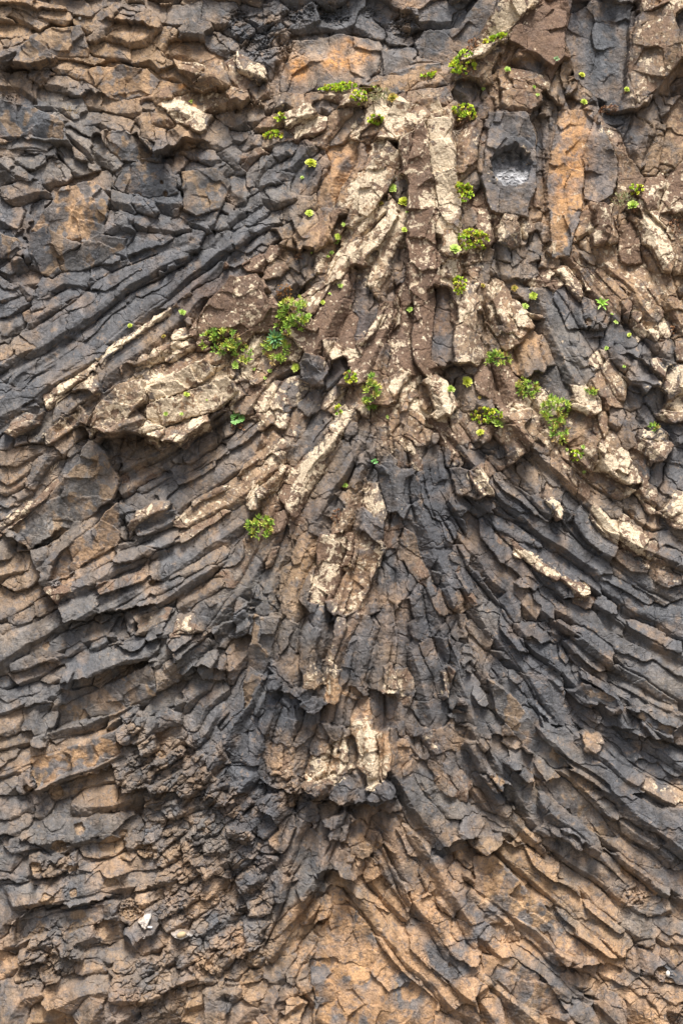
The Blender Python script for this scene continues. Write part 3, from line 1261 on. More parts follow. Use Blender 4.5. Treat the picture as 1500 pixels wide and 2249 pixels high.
# ---------------------------------------------------------------- strokes
COL = {'g': (0.118, 0.119, 0.124), 'b': (0.265, 0.178, 0.108), 'o': (0.36, 0.225, 0.120), 'm': (0.150, 0.095, 0.068),
       't': (0.165, 0.149, 0.134), 'w': (0.62, 0.60, 0.56), 'r': (0.145, 0.128, 0.115)}
S = []
for ox, oy, txt in TILES:
    for line in txt.strip().split('\n'):
        f = line.split()
        pts = np.array(list(map(float, f[4:])), float).reshape(-1, 2) / 3 + (ox, oy)
        S.append(dict(w=float(f[0]) / 3, h=float(f[1]), c=f[2], l=float(f[3]) / 9, p=pts, pr=1))
RIBS = '''30 5 b 0 1120,1880 1200,1950 1290,2030 1378,2092
27 4 t 0 1235,1925 1320,1985 1400,2045 1432,2068
27 5 t 0 1212,1862 1290,1910 1370,1970 1424,2004
30 4 t 0 1320,1825 1400,1890 1500,1960 1560,2000
24 8 g 0 1190,1755 1250,1808 1318,1860
30 8 g 0 1190,1590 1290,1680 1400,1765 1510,1850
26 6 g 0 1055,1345 1130,1440 1215,1545 1238,1595
26 5 g 0 1160,1405 1250,1480 1330,1545
27 6 g 0 868,1690 925,1785 990,1866
26 6 b 0 838,2045 900,2110 990,2200
24 7 g 0 905,2085 950,2125 1045,2190
24 5 g 0 850,1800 880,1880 920,1980 940,2010
26 6 g 0 390,555 300,600 190,680 65,755
28 5 g 0 470,545 380,620 270,710 150,800
28 6 g 0 240,750 150,805 60,860 -30,915
25 5 g 0 540,590 440,650 330,745 210,830
24 7 g 1 856,1010 866,1050 872,1112
24 6 g 0 950,1190 975,1240 1000,1290
26 6 g 0 930,1140 955,1190 962,1235
24 5 t 0 640,1180 610,1240 585,1330
24 6 b 2 605,1110 560,1200 500,1290
22 6 g 0 650,1390 640,1450 635,1500
24 5 g 0 1080,1640 1130,1730 1180,1800
26 5 t 0 1370,1440 1440,1490 1520,1540
26 6 t 0 240,1385 170,1400 70,1440
28 7 t 0 200,1330 110,1380 0,1440
26 6 g 0 330,1430 260,1440 150,1480
28 5 t 0 330,1940 230,1950 120,1965
26 6 t 0 250,1830 160,1840 60,1850
26 5 b 1 800,2200 900,2230 960,2280
28 5 b 0 1020,1170 1090,1260 1180,1340
26 6 g 0 1240,1330 1330,1400 1430,1450
26 5 g 0 1330,1290 1420,1340 1530,1400
24 6 g 0 1150,1130 1230,1190 1330,1260
26 7 b 7 890,475 848,560 805,640
24 6 g 1 802,590 796,680 792,750
32 7 m 3 760,630 720,700 682,765
30 7 m 5 862,680 825,760 795,825
28 6 m 5 885,680 882,740 890,805
30 7 m 4 935,640 935,720 928,800
22 5 g 0 972,640 968,720 962,790
26 8 b 6 1020,640 1028,710 1024,785
30 7 b 5 1085,650 1108,700 1130,755
34 6 t 1 1185,640 1222,730 1270,830
30 6 b 4 1320,540 1390,620 1450,690
28 6 b 3 1240,540 1300,610 1360,670
26 8 b 8 1425,480 1448,530 1468,570
22 6 g 0 800,1375 790,1440 785,1510
22 6 g 0 850,1330 838,1420 828,1500
20 5 g 0 882,1320 886,1400 880,1460
24 6 g 0 902,1420 925,1500 948,1575
24 6 g 0 1000,1440 1022,1520 1048,1600
28 5 g 0 560,990 465,1048 372,1110
26 6 b 4 600,1025 500,1092 400,1150
28 6 g 0 545,1125 450,1195 350,1262
28 6 t 0 600,1172 545,1270 455,1365'''
for line in RIBS.split('\n'):
    f = line.split()
    S.append(dict(w=float(f[0]), h=float(f[1]), c=f[2], l=float(f[3]) / 9, p=np.array([list(map(float, a.split(','))) for a in f[4:]]), pr=3))
NTR = len(S)

# flow direction (double angle) from the traced columns, on a coarse lattice
fxs = np.arange(-1200, W + 1201, 40.0); fys = np.arange(-1200, H + 301, 40.0)
FX, FY = np.meshgrid(fxs, fys)
c2 = np.zeros(FX.shape); s2 = np.zeros(FX.shape)
for s in S:
    d = s['p'][-1] - s['p'][0]; L = math.hypot(*d)
    if L < 30: continue
    a = 2 * math.atan2(d[1], d[0]); m = s['p'].mean(0)
    g = L / (((FX - m[0]) ** 2 + (FY - m[1]) ** 2) / 60.0 ** 2 + 1) ** 1.6
    c2 += g * math.cos(a); s2 += g * math.sin(a)
flow = np.arctan2(s2, c2) / 2
def flow_at(x, y):
    i = int(np.clip(round((x + 1200) / 40), 0, len(fxs) - 1)); j = int(np.clip(round((y + 1200) / 40), 0, len(fys) - 1))
    return flow[j, i]

def auto_stroke(x, y, wd, L, c, h, l, pr):
    pts = [(x, y)]
    a = flow_at(x, y)
    if math.sin(a) < 0: a += math.pi
    for k in range(3):
        b = flow_at(x, y)
        if math.cos(b - a) < 0: b += math.pi
        a = b
        x += math.cos(a) * L / 3; y += math.sin(a) * L / 3
        pts.append((x, y))
    S.append(dict(w=wd, h=h, c=c, l=l, p=np.array(pts), pr=pr))

yy = -20.0
while yy < H + 20:                                   # gap fillers inside the frame
    xx = -20.0
    while xx < W + 20:
        auto_stroke(xx + random.uniform(-18, 18), yy + random.uniform(-18, 18), random.uniform(9, 16), random.uniform(20, 60),
                    random.choice('ggtb') if yy < 1750 else random.choice('gtobt'), random.uniform(1.5, 4.2), 0, 0)
        xx += 38
    yy += 38
for k in range(1500):                                # the cliff beyond the frame
    x = random.uniform(-1150, W + 1150); y = random.uniform(-1150, H + 260)
    if -30 < x < W + 30 and -30 < y < H + 30: continue
    auto_stroke(x, y, random.uniform(22, 42), random.uniform(120, 330), random.choice('gggtbbo'), random.uniform(2, 7), random.choice((0, 0, 0, .4)), 2)

INF = 1e3
def rasterise(S, reach=3.1):
    best = np.full(X.shape, INF, np.float32); second = best.copy()
    ID = np.full(X.shape, -1, np.int32)
    SN = np.zeros(X.shape, np.float32); SS = np.zeros(X.shape, np.float32)
    for i, s in enumerate(S):
        p = s['p']; w = s['w']; R = w * reach + 12
        x0, x1 = np.searchsorted(gx, [p[:, 0].min() - R, p[:, 0].max() + R])
        y0, y1 = np.searchsorted(gy, [p[:, 1].min() - R, p[:, 1].max() + R])
        if x1 <= x0 or y1 <= y0: continue
        sl = (slice(y0, y1), slice(x0, x1))
        qx = XW[sl]; qy = YW[sl]
        bd = np.full(qx.shape, 1e9, np.float32); bt = np.zeros(qx.shape, np.float32); bs = bt.copy()
        seg = np.diff(p, axis=0); ln = np.hypot(seg[:, 0], seg[:, 1]); tot = ln.sum(); cum = 0
        sk = random.uniform(-.5, .5); sk2 = random.uniform(-.5, .5)
        for k in range(len(seg)):
            ux, uy = seg[k] / ln[k]
            rx = qx - p[k, 0]; ry = qy - p[k, 1]
            u = rx * ux + ry * uy; t = -rx * uy + ry * ux
            uc = np.clip(u, 0, ln[k])
            d = np.hypot(u - uc, t)
            m = d < bd
            bd = np.where(m, d, bd); bt = np.where(m, t, bt); bs = np.where(m, cum + u, bs)
            cum += ln[k]
        o = np.maximum(bs - tot + sk * bt, -bs + sk2 * bt)
        wl = w * (1 + 0.12 * np.sin(bs / (w * 2.1) + i) + 0.05 * np.sin(bs / (w * .6) + 2.3 * i))
        wl = wl * (1 - 0.18 * sstep(.0, 1.0, 1 - bs / max(tot, 1)) * (tot > 3 * w))
        cost = np.maximum(np.abs(bt) / wl, 1 + (o - 0.30 * w) / w)
        cost = np.where(bd > R, INF, cost)
        cost = (cost + (2.1, -0.045 * s['h'], 0.5, -0.62)[s['pr']]).astype(np.float32)
        B = best[sl]; C = second[sl]
        m = cost < B
        second[sl] = np.where(m, B, np.minimum(C, cost))
        best[sl] = np.where(m, cost, B)
        ID[sl] = np.where(m, i, ID[sl]); SN[sl] = np.where(m, bt / wl, SN[sl]); SS[sl] = np.where(m, bs, SS[sl])
    return best, second, ID, SN, SS
best, second, ID, SN, SS = rasterise(S)
ID = np.maximum(ID, 0)
# broad slabs with one smooth face: relief, colour, lichen, slope along x, slope along y, outline (photo pixels)
SLABS = '''1 g 0 .02 -.06 640,75 760,60 835,75 845,100 830,140 800,180 735,185 655,197 610,192 625,120
1 g 0 .0 -.05 910,78 935,55 1010,45 1050,-10 1100,-10 1045,85 1030,118 975,130 925,115
2 g 0 .05 -.1 842,102 905,118 920,128 850,155 832,148
5 o 1 -.05 -.25 790,182 860,150 970,130 968,150 900,195 860,205
0 g 0 -.05 .05 1258,-10 1400,-10 1385,60 1378,190 1370,215 1310,200 1268,160 1248,60
8 m 1 .10 .22 1190,12 1243,18 1243,120 1215,145 1140,100 1112,88 1150,28
8 b 9 -.25 -.30 1035,112 1070,40 1100,-10 1185,-10 1190,8 1150,25 1113,83 1060,100
5 t 0 .10 -.22 20,1165 130,1060 200,965 235,1000 258,1050 250,1092 140,1170 65,1212
5 b 0 .12 -.20 105,1275 130,1215 180,1175 255,1100 262,1125 255,1200 190,1235 130,1270
7 g 1 .12 -.06 1085,245 1160,245 1175,300 1180,400 1160,480 1080,460 1050,390 1075,290
5 o 1 -.08 .02 1228,230 1312,232 1300,290 1285,340 1286,440 1255,560 1215,560 1202,400 1215,320
5 g 1 .10 -.06 1318,248 1350,300 1365,380 1340,450 1290,430 1287,320
5 b 3 .20 -.10 1350,300 1425,385 1400,450 1345,470 1365,380
8 b 3 .16 .05 1415,20 1470,8 1492,60 1495,130 1440,200 1402,230 1382,160 1388,80
8 m 4 -.24 -.06 905,300 930,262 945,330 955,480 960,600 930,660 900,640 888,500 893,400
8 b 8 .22 -.06 935,255 985,262 1003,340 1012,440 1000,520 965,500 950,400
8 b 7 -.15 -.22 840,280 870,225 960,215 975,255 935,262 905,292 865,310
7 b 6 -.26 -.12 845,315 880,335 885,380 830,450 775,510 755,500 790,410 820,350
3 o 0 .02 -.10 1045,1890 1090,1888 1160,1960 1240,2040 1310,2110 1265,2118 1190,2060 1110,2010 1040,1960
2 g 0 .02 -.12 1055,2110 1130,2112 1200,2160 1258,2235 1200,2249 1120,2190 1060,2150
3 t 0 .02 -.10 1180,1660 1250,1720 1330,1800 1360,1850 1300,1830 1220,1760 1160,1690
7 m 4 .12 -.20 432,705 500,605 565,598 600,680 585,702 520,735 430,748
5 g 0 .15 -.12 262,362 300,345 365,356 388,378 390,420 330,425 265,412 245,400
6 t 0 -.12 -.10 398,375 480,365 502,400 485,455 430,470 400,455
3 t 0 .04 -.16 110,1610 118,1560 200,1520 330,1462 345,1490 345,1535 240,1572 150,1590
4 o 0 .05 -.14 62,1712 62,1668 180,1640 252,1610 265,1660 200,1690 120,1712 70,1740
5 g 0 .02 -.14 30,2085 30,2035 130,2015 200,2000 240,1992 238,2020 190,2045 150,2060 100,2055 45,2075
4 o 0 .0 -.12 60,500 130,400 200,395 240,430 220,520 130,540
3 b 0 .03 -.12 60,70 110,48 170,50 195,100 190,118 120,110 62,85
7 b 9 .02 -.26 325,862 345,832 455,785 468,815 430,850 330,888
7 b 8 .04 -.24 325,890 430,852 500,825 525,860 470,905 360,930 320,925
8 b 6 .18 -.24 195,935 210,895 262,845 318,840 322,880 280,920 240,945
6 m 7 -.16 -.10 700,1170 760,1165 768,1190 745,1260 710,1330 675,1320 690,1240
6 b 5 .12 -.06 795,1168 835,1195 830,1250 790,1330 755,1350 775,1270 785,1200
6 t 0 .10 -.24 1075,1490 1140,1540 1190,1620 1260,1690 1215,1690 1150,1640 1090,1560
7 g 0 .10 -.28 1280,1500 1340,1530 1370,1545 1350,1560 1290,1545 1265,1520
7 g 0 .12 -.26 1405,1560 1450,1590 1490,1600 1480,1615 1430,1600 1400,1580
5 g 0 0 -.25 -10,215 60,222 140,262 138,300 60,288 -10,292
5 t 0 .05 -.22 225,285 270,278 340,312 332,340 270,350 235,325
3 b 0 0 -.10 165,162 210,135 320,140 352,170 330,205 240,202
6 g 0 0 -.28 40,95 70,80 108,100 116,125 80,142 28,132
5 g 0 .10 -.18 55,512 95,490 172,530 165,572 110,602 70,582
5 g 0 .05 -.20 -10,505 35,515 48,548 20,567 -10,560
4 t 0 .05 -.15 120,560 210,510 275,520 265,545 180,590 130,592
1 o 0 0 -.05 735,2000 775,2005 855,2110 960,2215 950,2300 680,2300 690,2200 680,2120 705,2050
5 t 0 .06 -.16 560,1350 612,1360 600,1420 575,1500 530,1560 540,1450'''
SLABP = []
XS = XW + 4 * vnoise(X, Y, 40, 57) + 1.5 * vnoise(X, Y, 13, 58); YS = YW + 4 * vnoise(X, Y, 40, 59) + 1.5 * vnoise(X, Y, 13, 60)
NS0 = len(S)
for line in SLABS.split('\n'):
    f = line.split(); pg = np.array([list(map(float, a.split(','))) for a in f[5:]])
    i = len(S)
    dd = pg.max(0) - pg.min(0)
    S.append(dict(w=30., h=float(f[0]), c=f[1], l=float(f[2]) / 9, p=np.array([pg.mean(0), pg.mean(0) + dd * .3 + (0, 10)]), pr=1))
    SLABP.append((float(f[3]), float(f[4]), pg.mean(0)))
    x0, x1 = np.searchsorted(gx, [pg[:, 0].min() - 14, pg[:, 0].max() + 14]); y0, y1 = np.searchsorted(gy, [pg[:, 1].min() - 14, pg[:, 1].max() + 14])
    sl = (slice(y0, y1), slice(x0, x1)); qx = XS[sl]; qy = YS[sl]
    inside = np.zeros(qx.shape, bool); dist = np.full(qx.shape, 1e9, np.float32)
    for k in range(len(pg)):
        a = pg[k]; b = pg[(k + 1) % len(pg)]; e = b - a
        cr = ((a[1] > qy) != (b[1] > qy)) & (qx < (b[0] - a[0]) * (qy - a[1]) / ((b[1] - a[1]) if b[1] != a[1] else 1e-6) + a[0])
        inside ^= cr
        t = np.clip(((qx - a[0]) * e[0] + (qy - a[1]) * e[1]) / (e @ e), 0, 1)
        dist = np.minimum(dist, np.hypot(qx - a[0] - t * e[0], qy - a[1] - t * e[1]))
    m = inside
    ID[sl] = np.where(m, i, ID[sl]); SN[sl] = np.where(m, 0, SN[sl]); SS[sl] = np.where(m, 0, SS[sl])
    second[sl] = np.where(m, best[sl] + dist / 15, second[sl])
    near = (~m) & (dist < 8)
    second[sl] = np.where(near, np.minimum(second[sl], best[sl] + dist / 8), second[sl])
slab = ID >= NS0

# per-stroke tables
n = len(S)
T = lambda f: np.array([f(s) for s in S], np.float32)
Wd = T(lambda s: s['w']); Hh = T(lambda s: s['h']); Li = T(lambda s: s['l'])
LEN = T(lambda s: float(np.hypot(*np.diff(s['p'], axis=0).T).sum()))
PRI = T(lambda s: s['pr'])
dirx = T(lambda s: (s['p'][-1] - s['p'][0])[0]); diry = T(lambda s: (s['p'][-1] - s['p'][0])[1])
dl = np.hypot(dirx, diry) + 1e-3; dirx /= dl; diry /= dl
# t positive side is (-uy, ux): its screen-down component is ux
horiz = dirx                                     # >0: +t side is the lower side
side = np.where(np.abs(horiz) > .22, np.sign(horiz), rng.choice([-1., 1.], n)).astype(np.float32)
hz = np.abs(horiz)
ridge = (0.05 + 0.50 * hz + rng.uniform(-.18, .18, n)).astype(np.float32)
upk = ((0.40 - 0.06 * hz) * rng.uniform(.6, 1.35, n)).astype(np.float32)
lok = ((0.60 + 0.55 * hz) * rng.uniform(.6, 1.35, n)).astype(np.float32)
isr = PRI == 3
upk = np.where(isr, upk * .8, upk); lok = np.where(isr, .75 + .5 * hz, lok).astype(np.float32)
rnd = rng.uniform(0, 1, (n, 6)).astype(np.float32)

w_ = Wd[ID]; nn = SN * side[ID]
d_edge = (second - best) * w_ * 0.5
r_ = ridge[ID] + 0.12 * vnoise(SS + ID * 37.0, SN * 0 + ID * 3.0, 46, 61)
rel = (3.6 * Hh + 10.0 * np.maximum(Hh - 5.5, 0))[ID]
prof = np.where(nn < r_, -upk[ID] * (r_ - nn), -lok[ID] * (nn - r_)) * w_
wide_ = np.clip(np.abs(SN) - 1, 0, 2) * w_
prof = np.maximum(prof, -1.0 * w_)
sx_ = np.zeros(n, np.float32); sy_ = sx_.copy(); cx_ = sx_.copy(); cy_ = sx_.copy()
for k, (a, b, c) in enumerate(SLABP): sx_[NS0 + k] = a; sy_[NS0 + k] = b; cx_[NS0 + k], cy_[NS0 + k] = c 
# bevel: a third, flatter facet near the ridge on some columns
flat = rnd[ID, 0] > .45
prof = np.where(flat, np.minimum(prof, -0.10 * w_ * rnd[ID, 1]), prof)
# long columns that run through many blocks: a second, wider set of ridges
MAC = """905,300 900,480 905,620 900,780|975,250 978,420 985,600|850,350 800,470 760,600 720,700 690,790|880,500 830,600 810,750|860,660 825,760 800,880
850,900 850,1050 830,1130 810,1230 760,1400 740,1520 722,1620 705,1710|730,960 690,1010 640,1090 590,1200 570,1350|620,980 560,1100 510,1250 430,1400
780,980 740,1050 690,1130 650,1260 630,1440|800,1000 760,1120 730,1250 690,1380 660,1500 640,1600 625,1700|870,950 880,1100 885,1250 870,1400 865,1500 858,1600 850,1700|900,950 930,1080 960,1200 1000,1330
920,1000 970,1150 1020,1280 1090,1400 1160,1550|860,1250 850,1400 830,1550 820,1700|900,1300 930,1450 950,1600 990,1740|950,1300 1000,1450 1060,1600 1150,1700
980,1380 1020,1500 1060,1650 1130,1780|1000,950 1080,1060 1180,1150 1300,1240 1420,1330 1530,1370|1000,1100 1080,1200 1200,1330 1350,1440 1530,1530
960,1120 1060,1260 1170,1400 1300,1520 1420,1620 1530,1690|1060,1340 1160,1470 1260,1600 1380,1700 1530,1790|1140,1560 1230,1680 1350,1780 1480,1880
1150,1890 1260,1980 1370,2080|1230,1830 1350,1930 1420,2010|1300,1820 1400,1900 1530,2000|1060,1700 1130,1790 1210,1870|880,1700 920,1830 1000,1960 1060,2060
850,1830 900,1960 990,2080 1050,2180|790,1990 850,2080 930,2200|1040,1930 1130,2000 1230,2080 1290,2130|1060,2060 1160,2140 1250,2230|1080,700 1110,800 1140,900
1200,640 1260,740 1320,860|1300,560 1380,660 1470,760|1130,920 1200,1000 1290,1080 1400,1180 1530,1240|1240,1000 1330,1070 1450,1160|470,560 330,640 180,760 60,860
400,560 250,620 120,720 -20,790|540,500 400,640 220,780 80,900|480,780 380,830 280,880|380,740 260,810 120,900|480,900 380,960 270,1010|560,960 460,1040 340,1110 280,1130
600,1020 520,1100 400,1180 280,1230 130,1290|560,1130 480,1220 390,1280 290,1350|590,1230 530,1320 440,1400 370,1450|240,1010 130,1110 30,1180|260,1120 180,1210 130,1270
330,1420 240,1450 140,1500|150,1340 60,1400 -20,1440|270,1540 180,1580 100,1600|240,1650 140,1690 70,1720|250,1920 120,1960 30,1980|700,1720 640,1850 600,2000 560,2110
740,1780 700,1900 620,2030 580,2110|560,1500 480,1640 380,1760|600,1560 540,1700 480,1800|1210,230 1220,400 1230,560|1290,240 1310,380 1330,500|1110,240 1110,450 1120,600
1320,60 1310,200|1450,30 1440,200 1400,320|1180,20 1150,110|30,560 150,520|130,860 20,930|1440,560 1500,700|1350,1340 1440,1400 1530,1440|1400,1560 1530,1640"""
MS = []
for q in MAC.replace('\n', '|').split('|'):
    p = np.array([list(map(float, a.split(','))) for a in q.split()])
    MS.append(dict(w=random.uniform(24, 34), h=0, p=p, pr=1))
mb, msec, MI, MN, MSS = rasterise(MS, 1.8)
MI = np.maximum(MI, 0)
on0 = (1 - sstep(1.0, 1.5, mb)).astype(np.float32)
# along the column: rising toward its broken end
al = np.clip(SS / np.maximum(LEN[ID], 1), 0, 1)
prof += (1 - .6 * on0) * (al - .6) * np.minimum(LEN[ID], 90) * (0.10 + 0.10 * rnd[ID, 2]) * (LEN[ID] > 1.2 * w_)
hs, vxs, vys, _, _ = cells(XS, YS, 52, 67)
hv = hs - .5; vv_ = frac(hs * 29) - .5
prof = np.where(slab, 1.25 * (sx_[ID] * (X - cx_[ID]) + sy_[ID] * (Y - cy_[ID])) + 4 * vnoise(X, Y, 52, 66) + hv * .5 * vxs + vv_ * .5 * vys - 2 * (frac(hs * 13) - .5), prof)
# cross joints
jl = w_ * (2.6 + 4.0 * rnd[ID, 3])
js = SS / jl + rnd[ID, 4] * 9 + 0.22 * SN * (rnd[ID, 5] - .5) * 4 + 0.10 * vnoise(X, Y, 18, 71)
jk = np.floor(js); jf = js - jk
jh = _hash(jk.astype(np.int64), ID.astype(np.int64), 5); jh2 = _hash(jk.astype(np.int64), ID.astype(np.int64), 6); jh3 = _hash(jk.astype(np.int64), ID.astype(np.int64), 8)
big = (w_ > 14) & ~slab
jrib = np.where(isr[ID], .5, 1.)
prof += jrib * big * ((jh - .5) * 3.0 + (jf - .5) * (jh2 - .5) * 0.26 * jl + SN * (jh3 - .5) * 0.16 * w_)
d_joint = np.minimum(jf, 1 - jf) * jl
joint_on = (_hash((jk + (jf > .5)).astype(np.int64), ID.astype(np.int64), 9) > .35) & big

# ---------------------------------------------------------------- broad relief of the cliff face
def gauss(cx, cy, rx, ry, a=0.0):
    dx = X - cx; dy = Y - cy; ca, sa = math.cos(math.radians(a)), math.sin(math.radians(a))
    return np.exp(-(((dx * ca + dy * sa) / rx) ** 2 + ((-dx * sa + dy * ca) / ry) ** 2))
base = 46 * gauss(880, 700, 260, 560) + 40 * gauss(790, 1380, 230, 420) + 22 * gauss(300, 850, 260, 110, -28)
base += -26 * gauss(800, 60, 300, 130) + 26 * gauss(1150, 60, 150, 120) - 24 * gauss(1320, 110, 80, 130)
base += 14 * gauss(1300, 900, 220, 200) - 16 * gauss(780, 2080, 260, 260) - 22 * gauss(1200, 2000, 260, 160) - 14 * gauss(180, 1650, 200, 120)
base += 14 * fbm(X, Y, 420, 301, 2) + 9 * vnoise(X, Y, 150, 302)

def ledge(pts, amp, R=110, R2=60, lo=.7):
    """an overhanging lip: swells outward above the line, recedes below it"""
    xs = [p[0] for p in pts]; ys = [p[1] for p in pts]
    f = np.interp(XW, xs, ys) + 5 * vnoise(X, Y, 16, 311)
    d = f - YW
    ta = sstep(xs[0] - 25, xs[0] + 25, X) * (1 - sstep(xs[-1] - 25, xs[-1] + 25, X))
    amp *= 1.55
    return ta * np.where(d > 0, amp * np.exp(-np.abs(d) / R), -amp * lo * np.exp(-np.abs(d) / R2)) * 1.0
for pts, amp, R, R2 in [
    ([(570, 1722), (640, 1742), (750, 1768), (865, 1752)], 13, 150, 50),
    ([(690, 1925), (712, 1912), (745, 1925), (775, 1935)], 12, 40, 40),
    ([(190, 930), (235, 952), (310, 955), (400, 972), (490, 900)], 24, 90, 60),
    ([(105, 1310), (140, 1370), (240, 1345), (335, 1325)], 20, 60, 60),
    ([(0, 128), (60, 140), (112, 120)], 16, 50, 40),
    ([(230, 35), (310, 45), (330, 60)], 14, 40, 30),
    ([(295, 285), (340, 340), (400, 300), (440, 300)], 22, 60, 50),
    ([(135, 1505), (200, 1488), (250, 1470), (325, 1455)], 18, 60, 40),
    ([(1030, 1862), (1075, 1885), (1108, 1855)], 18, 60, 60),
    ([(965, 1870), (1000, 1855), (1040, 1845)], 18, 60, 50),
    ([(820, 1515), (870, 1520)], 14, 40, 30),
    ([(20, 2040), (80, 1992), (150, 1995), (240, 1980)], 14, 50, 40),
    ([(60, 1738), (140, 1722), (240, 1690)], 14, 60, 40),
    ([(400, 1480), (440, 1455), (500, 1475)], 12, 50, 40),
    ([(650, 650), (670, 620), (700, 600)], 8, 40, 30),
    ([(640, 480), (660, 520)], 16, 30, 40),
    ([(960, 810), (1010, 800)], 16, 40, 40),
    ([(1395, 420), (1480, 520)], 8, 40, 30),
    ([(750, 235), (800, 225)], 8, 30, 30),
    ([(1380, 770), (1450, 830)], 12, 30, 40),
    ([(1355, 1600), (1405, 1620), (1480, 1620)], 14, 60, 50),
    ([(1230, 2110), (1250, 2140), (1300, 2130), (1330, 2130)], 14, 60, 50),
    ([(0, 1170), (60, 1210), (130, 1160)], 14, 60, 40)]:
    base = base + ledge(pts, amp, R, R2)
ylim = sstep(-200, 0, -np.maximum(X - W, 0) - np.maximum(-X, 0))

rough = np.zeros(X.shape, np.float32)              # clinker: rubbly, pitted zones
for cx, cy, r in [(330, 1690, 70), (430, 1700, 80), (545, 1900, 55), (540, 1985, 60), (450, 1850, 80), (110, 2090, 60), (555, 2090, 40), (390, 1980, 60),
                  (470, 2080, 80), (330, 2180, 80), (520, 1790, 60), (290, 1600, 30), (350, 1850, 50), (640, 1735, 60), (120, 1915, 50), (600, 60, 50),
                  (520, 60, 40), (890, 45, 35), (1400, 1980, 30)]:
    rough = np.maximum(rough, np.exp(-((X - cx) ** 2 + (Y - cy) ** 2) / r ** 2))
rough = np.maximum(rough, np.array([0.75 if s['c'] == 'r' else 0 for s in S], np.float32)[ID])

on = (1 - sstep(1.0, 1.5, mb)).astype(np.float32)
mx = np.array([(s['p'][-1] - s['p'][0])[0] for s in MS]); my = np.array([(s['p'][-1] - s['p'][0])[1] for s in MS])
mh = mx / np.hypot(mx, my); msd = np.where(np.abs(mh) > .2, np.sign(mh), rng.choice([-1., 1.], len(MS))).astype(np.float32); mhz = np.abs(mh).astype(np.float32)
mw = np.array([s['w'] for s in MS], np.float32)[MI]
q = MN * msd[MI]; mr = .1 + .45 * mhz[MI]
macro = np.where(q < mr, -(.45) * (mr - q), -(.65 + .6 * mhz[MI]) * (q - mr)) * mw
macro = np.maximum(macro, -.9 * mw)
d_mac = (msec - mb) * mw * .5; d_mac = np.where(msec > 3, np.abs(np.abs(MN) - 1) * mw * 1.0, d_mac)
macro = macro + .45 * mw + rng.uniform(-5, 9, len(MS)).astype(np.float32)[MI]
on = on * np.where(isr[ID], .25, 1)
base = base + np.where(slab, 0, on * macro)
on = on * (1 - slab)
hi_ = sstep(26, 40, rel)
prof = np.where(prof > 0, prof, prof * (1 - .35 * on * (1 - hi_)))
Z = base + (rel - 18) * (1 - .6 * on * (1 - hi_)) + 18 + prof
chip = np.clip(.30 + .9 * vnoise(X, Y, 110, 83), .08, 1) * np.clip(1.35 - w_ / 36, .35, 1.2)
chip = np.where(slab, chip * .25, chip); chip = np.where(isr[ID], chip * .5, chip)
chip = np.maximum(chip, rough)
on = on * (1 - slab)
Z -= on * 10 * np.exp(-(d_mac / 2.4) ** 2) * np.clip(.7 + .9 * vnoise(X, Y, 60, 82), 0, 1)
# edges: rounding and cracks
open_ = 0.42 + 0.85 * vnoise(X, Y, 45, 81)
open_ = np.clip(open_, 0.12, 1.1)
sidef = np.where(slab, .9, (.25 - .15 * on) + (.75 + .15 * on) * sstep(.5, .85, np.abs(SN)))
Z -= (11 * open_ * sidef) * np.exp(-(d_edge / (.75 + .9 * open_)) ** 2)
Z -= np.where(joint_on, 4.0 * np.exp(-(d_joint / 1.15) ** 2), 0)
# chips and facets
h1, vx1, vy1, g1, _ = cells(XW + 5 * vnoise(X, Y, 30, 91), YW, 34, 92)
Z += (vx1 * (h1 - .5) * .70 + vy1 * (frac(h1 * 17) - .5) * .70) * chip
Z += (frac(h1 * 91) - .5) * 4.0 * chip
h2, vx2, vy2, g2, _ = cells(XW + 2 * vnoise(X, Y, 11, 93), YW + 2 * vnoise(X, Y, 11, 95), 15, 94)
Z += (vx2 * (h2 - .5) * .50 + vy2 * (frac(h2 * 17) - .5) * .50) * chip
crk = np.clip(vnoise(X, Y, 70, 97) * 2.2 + .1, 0, 1)
Z -= np.where(slab, .45, 1) * crk * 2.2 * np.exp(-(g1 / 1.1) ** 2)
crk2 = np.clip(vnoise(X, Y, 55, 98) * 2.4 - .4, 0, 1)
Z -= crk2 * chip * 1.6 * np.exp(-(g2 / 1.1) ** 2)
Z += 1.15 * fbm(X, Y, 13, 101, 3, .6) + 2.2 * vnoise(X, Y, 42, 105)
# clinker
XR = (X * .82 - Y * .57) * (.55 + .0 * X) + 4 * vnoise(X, Y, 14, 111); YR = X * .57 + Y * .82 + 5 * vnoise(X, Y, 14, 112)
h3, vx3, vy3, g3, r3 = cells(XR, YR, 14, 113)
h4, vx4, vy4, g4, r4 = cells(XW, YW + 3 * vnoise(X, Y, 9, 114), 9, 115)
rough = rough * np.clip(.75 + .8 * vnoise(X, Y, 40, 118), .1, 1)
Z += rough * ((h3 - .5) * 18 + 7 * vnoise(X, Y, 26, 119) + vx3 * (frac(h3 * 31) - .5) * 1.3 + vy3 * (frac(h3 * 57) - .35) * 1.3 - 9 * np.exp(-(g3 / 2.2) ** 2)
              + 3 * (h4 - .5) - 4 * np.exp(-(g4 / 1.5) ** 2) * (h3 > .5))

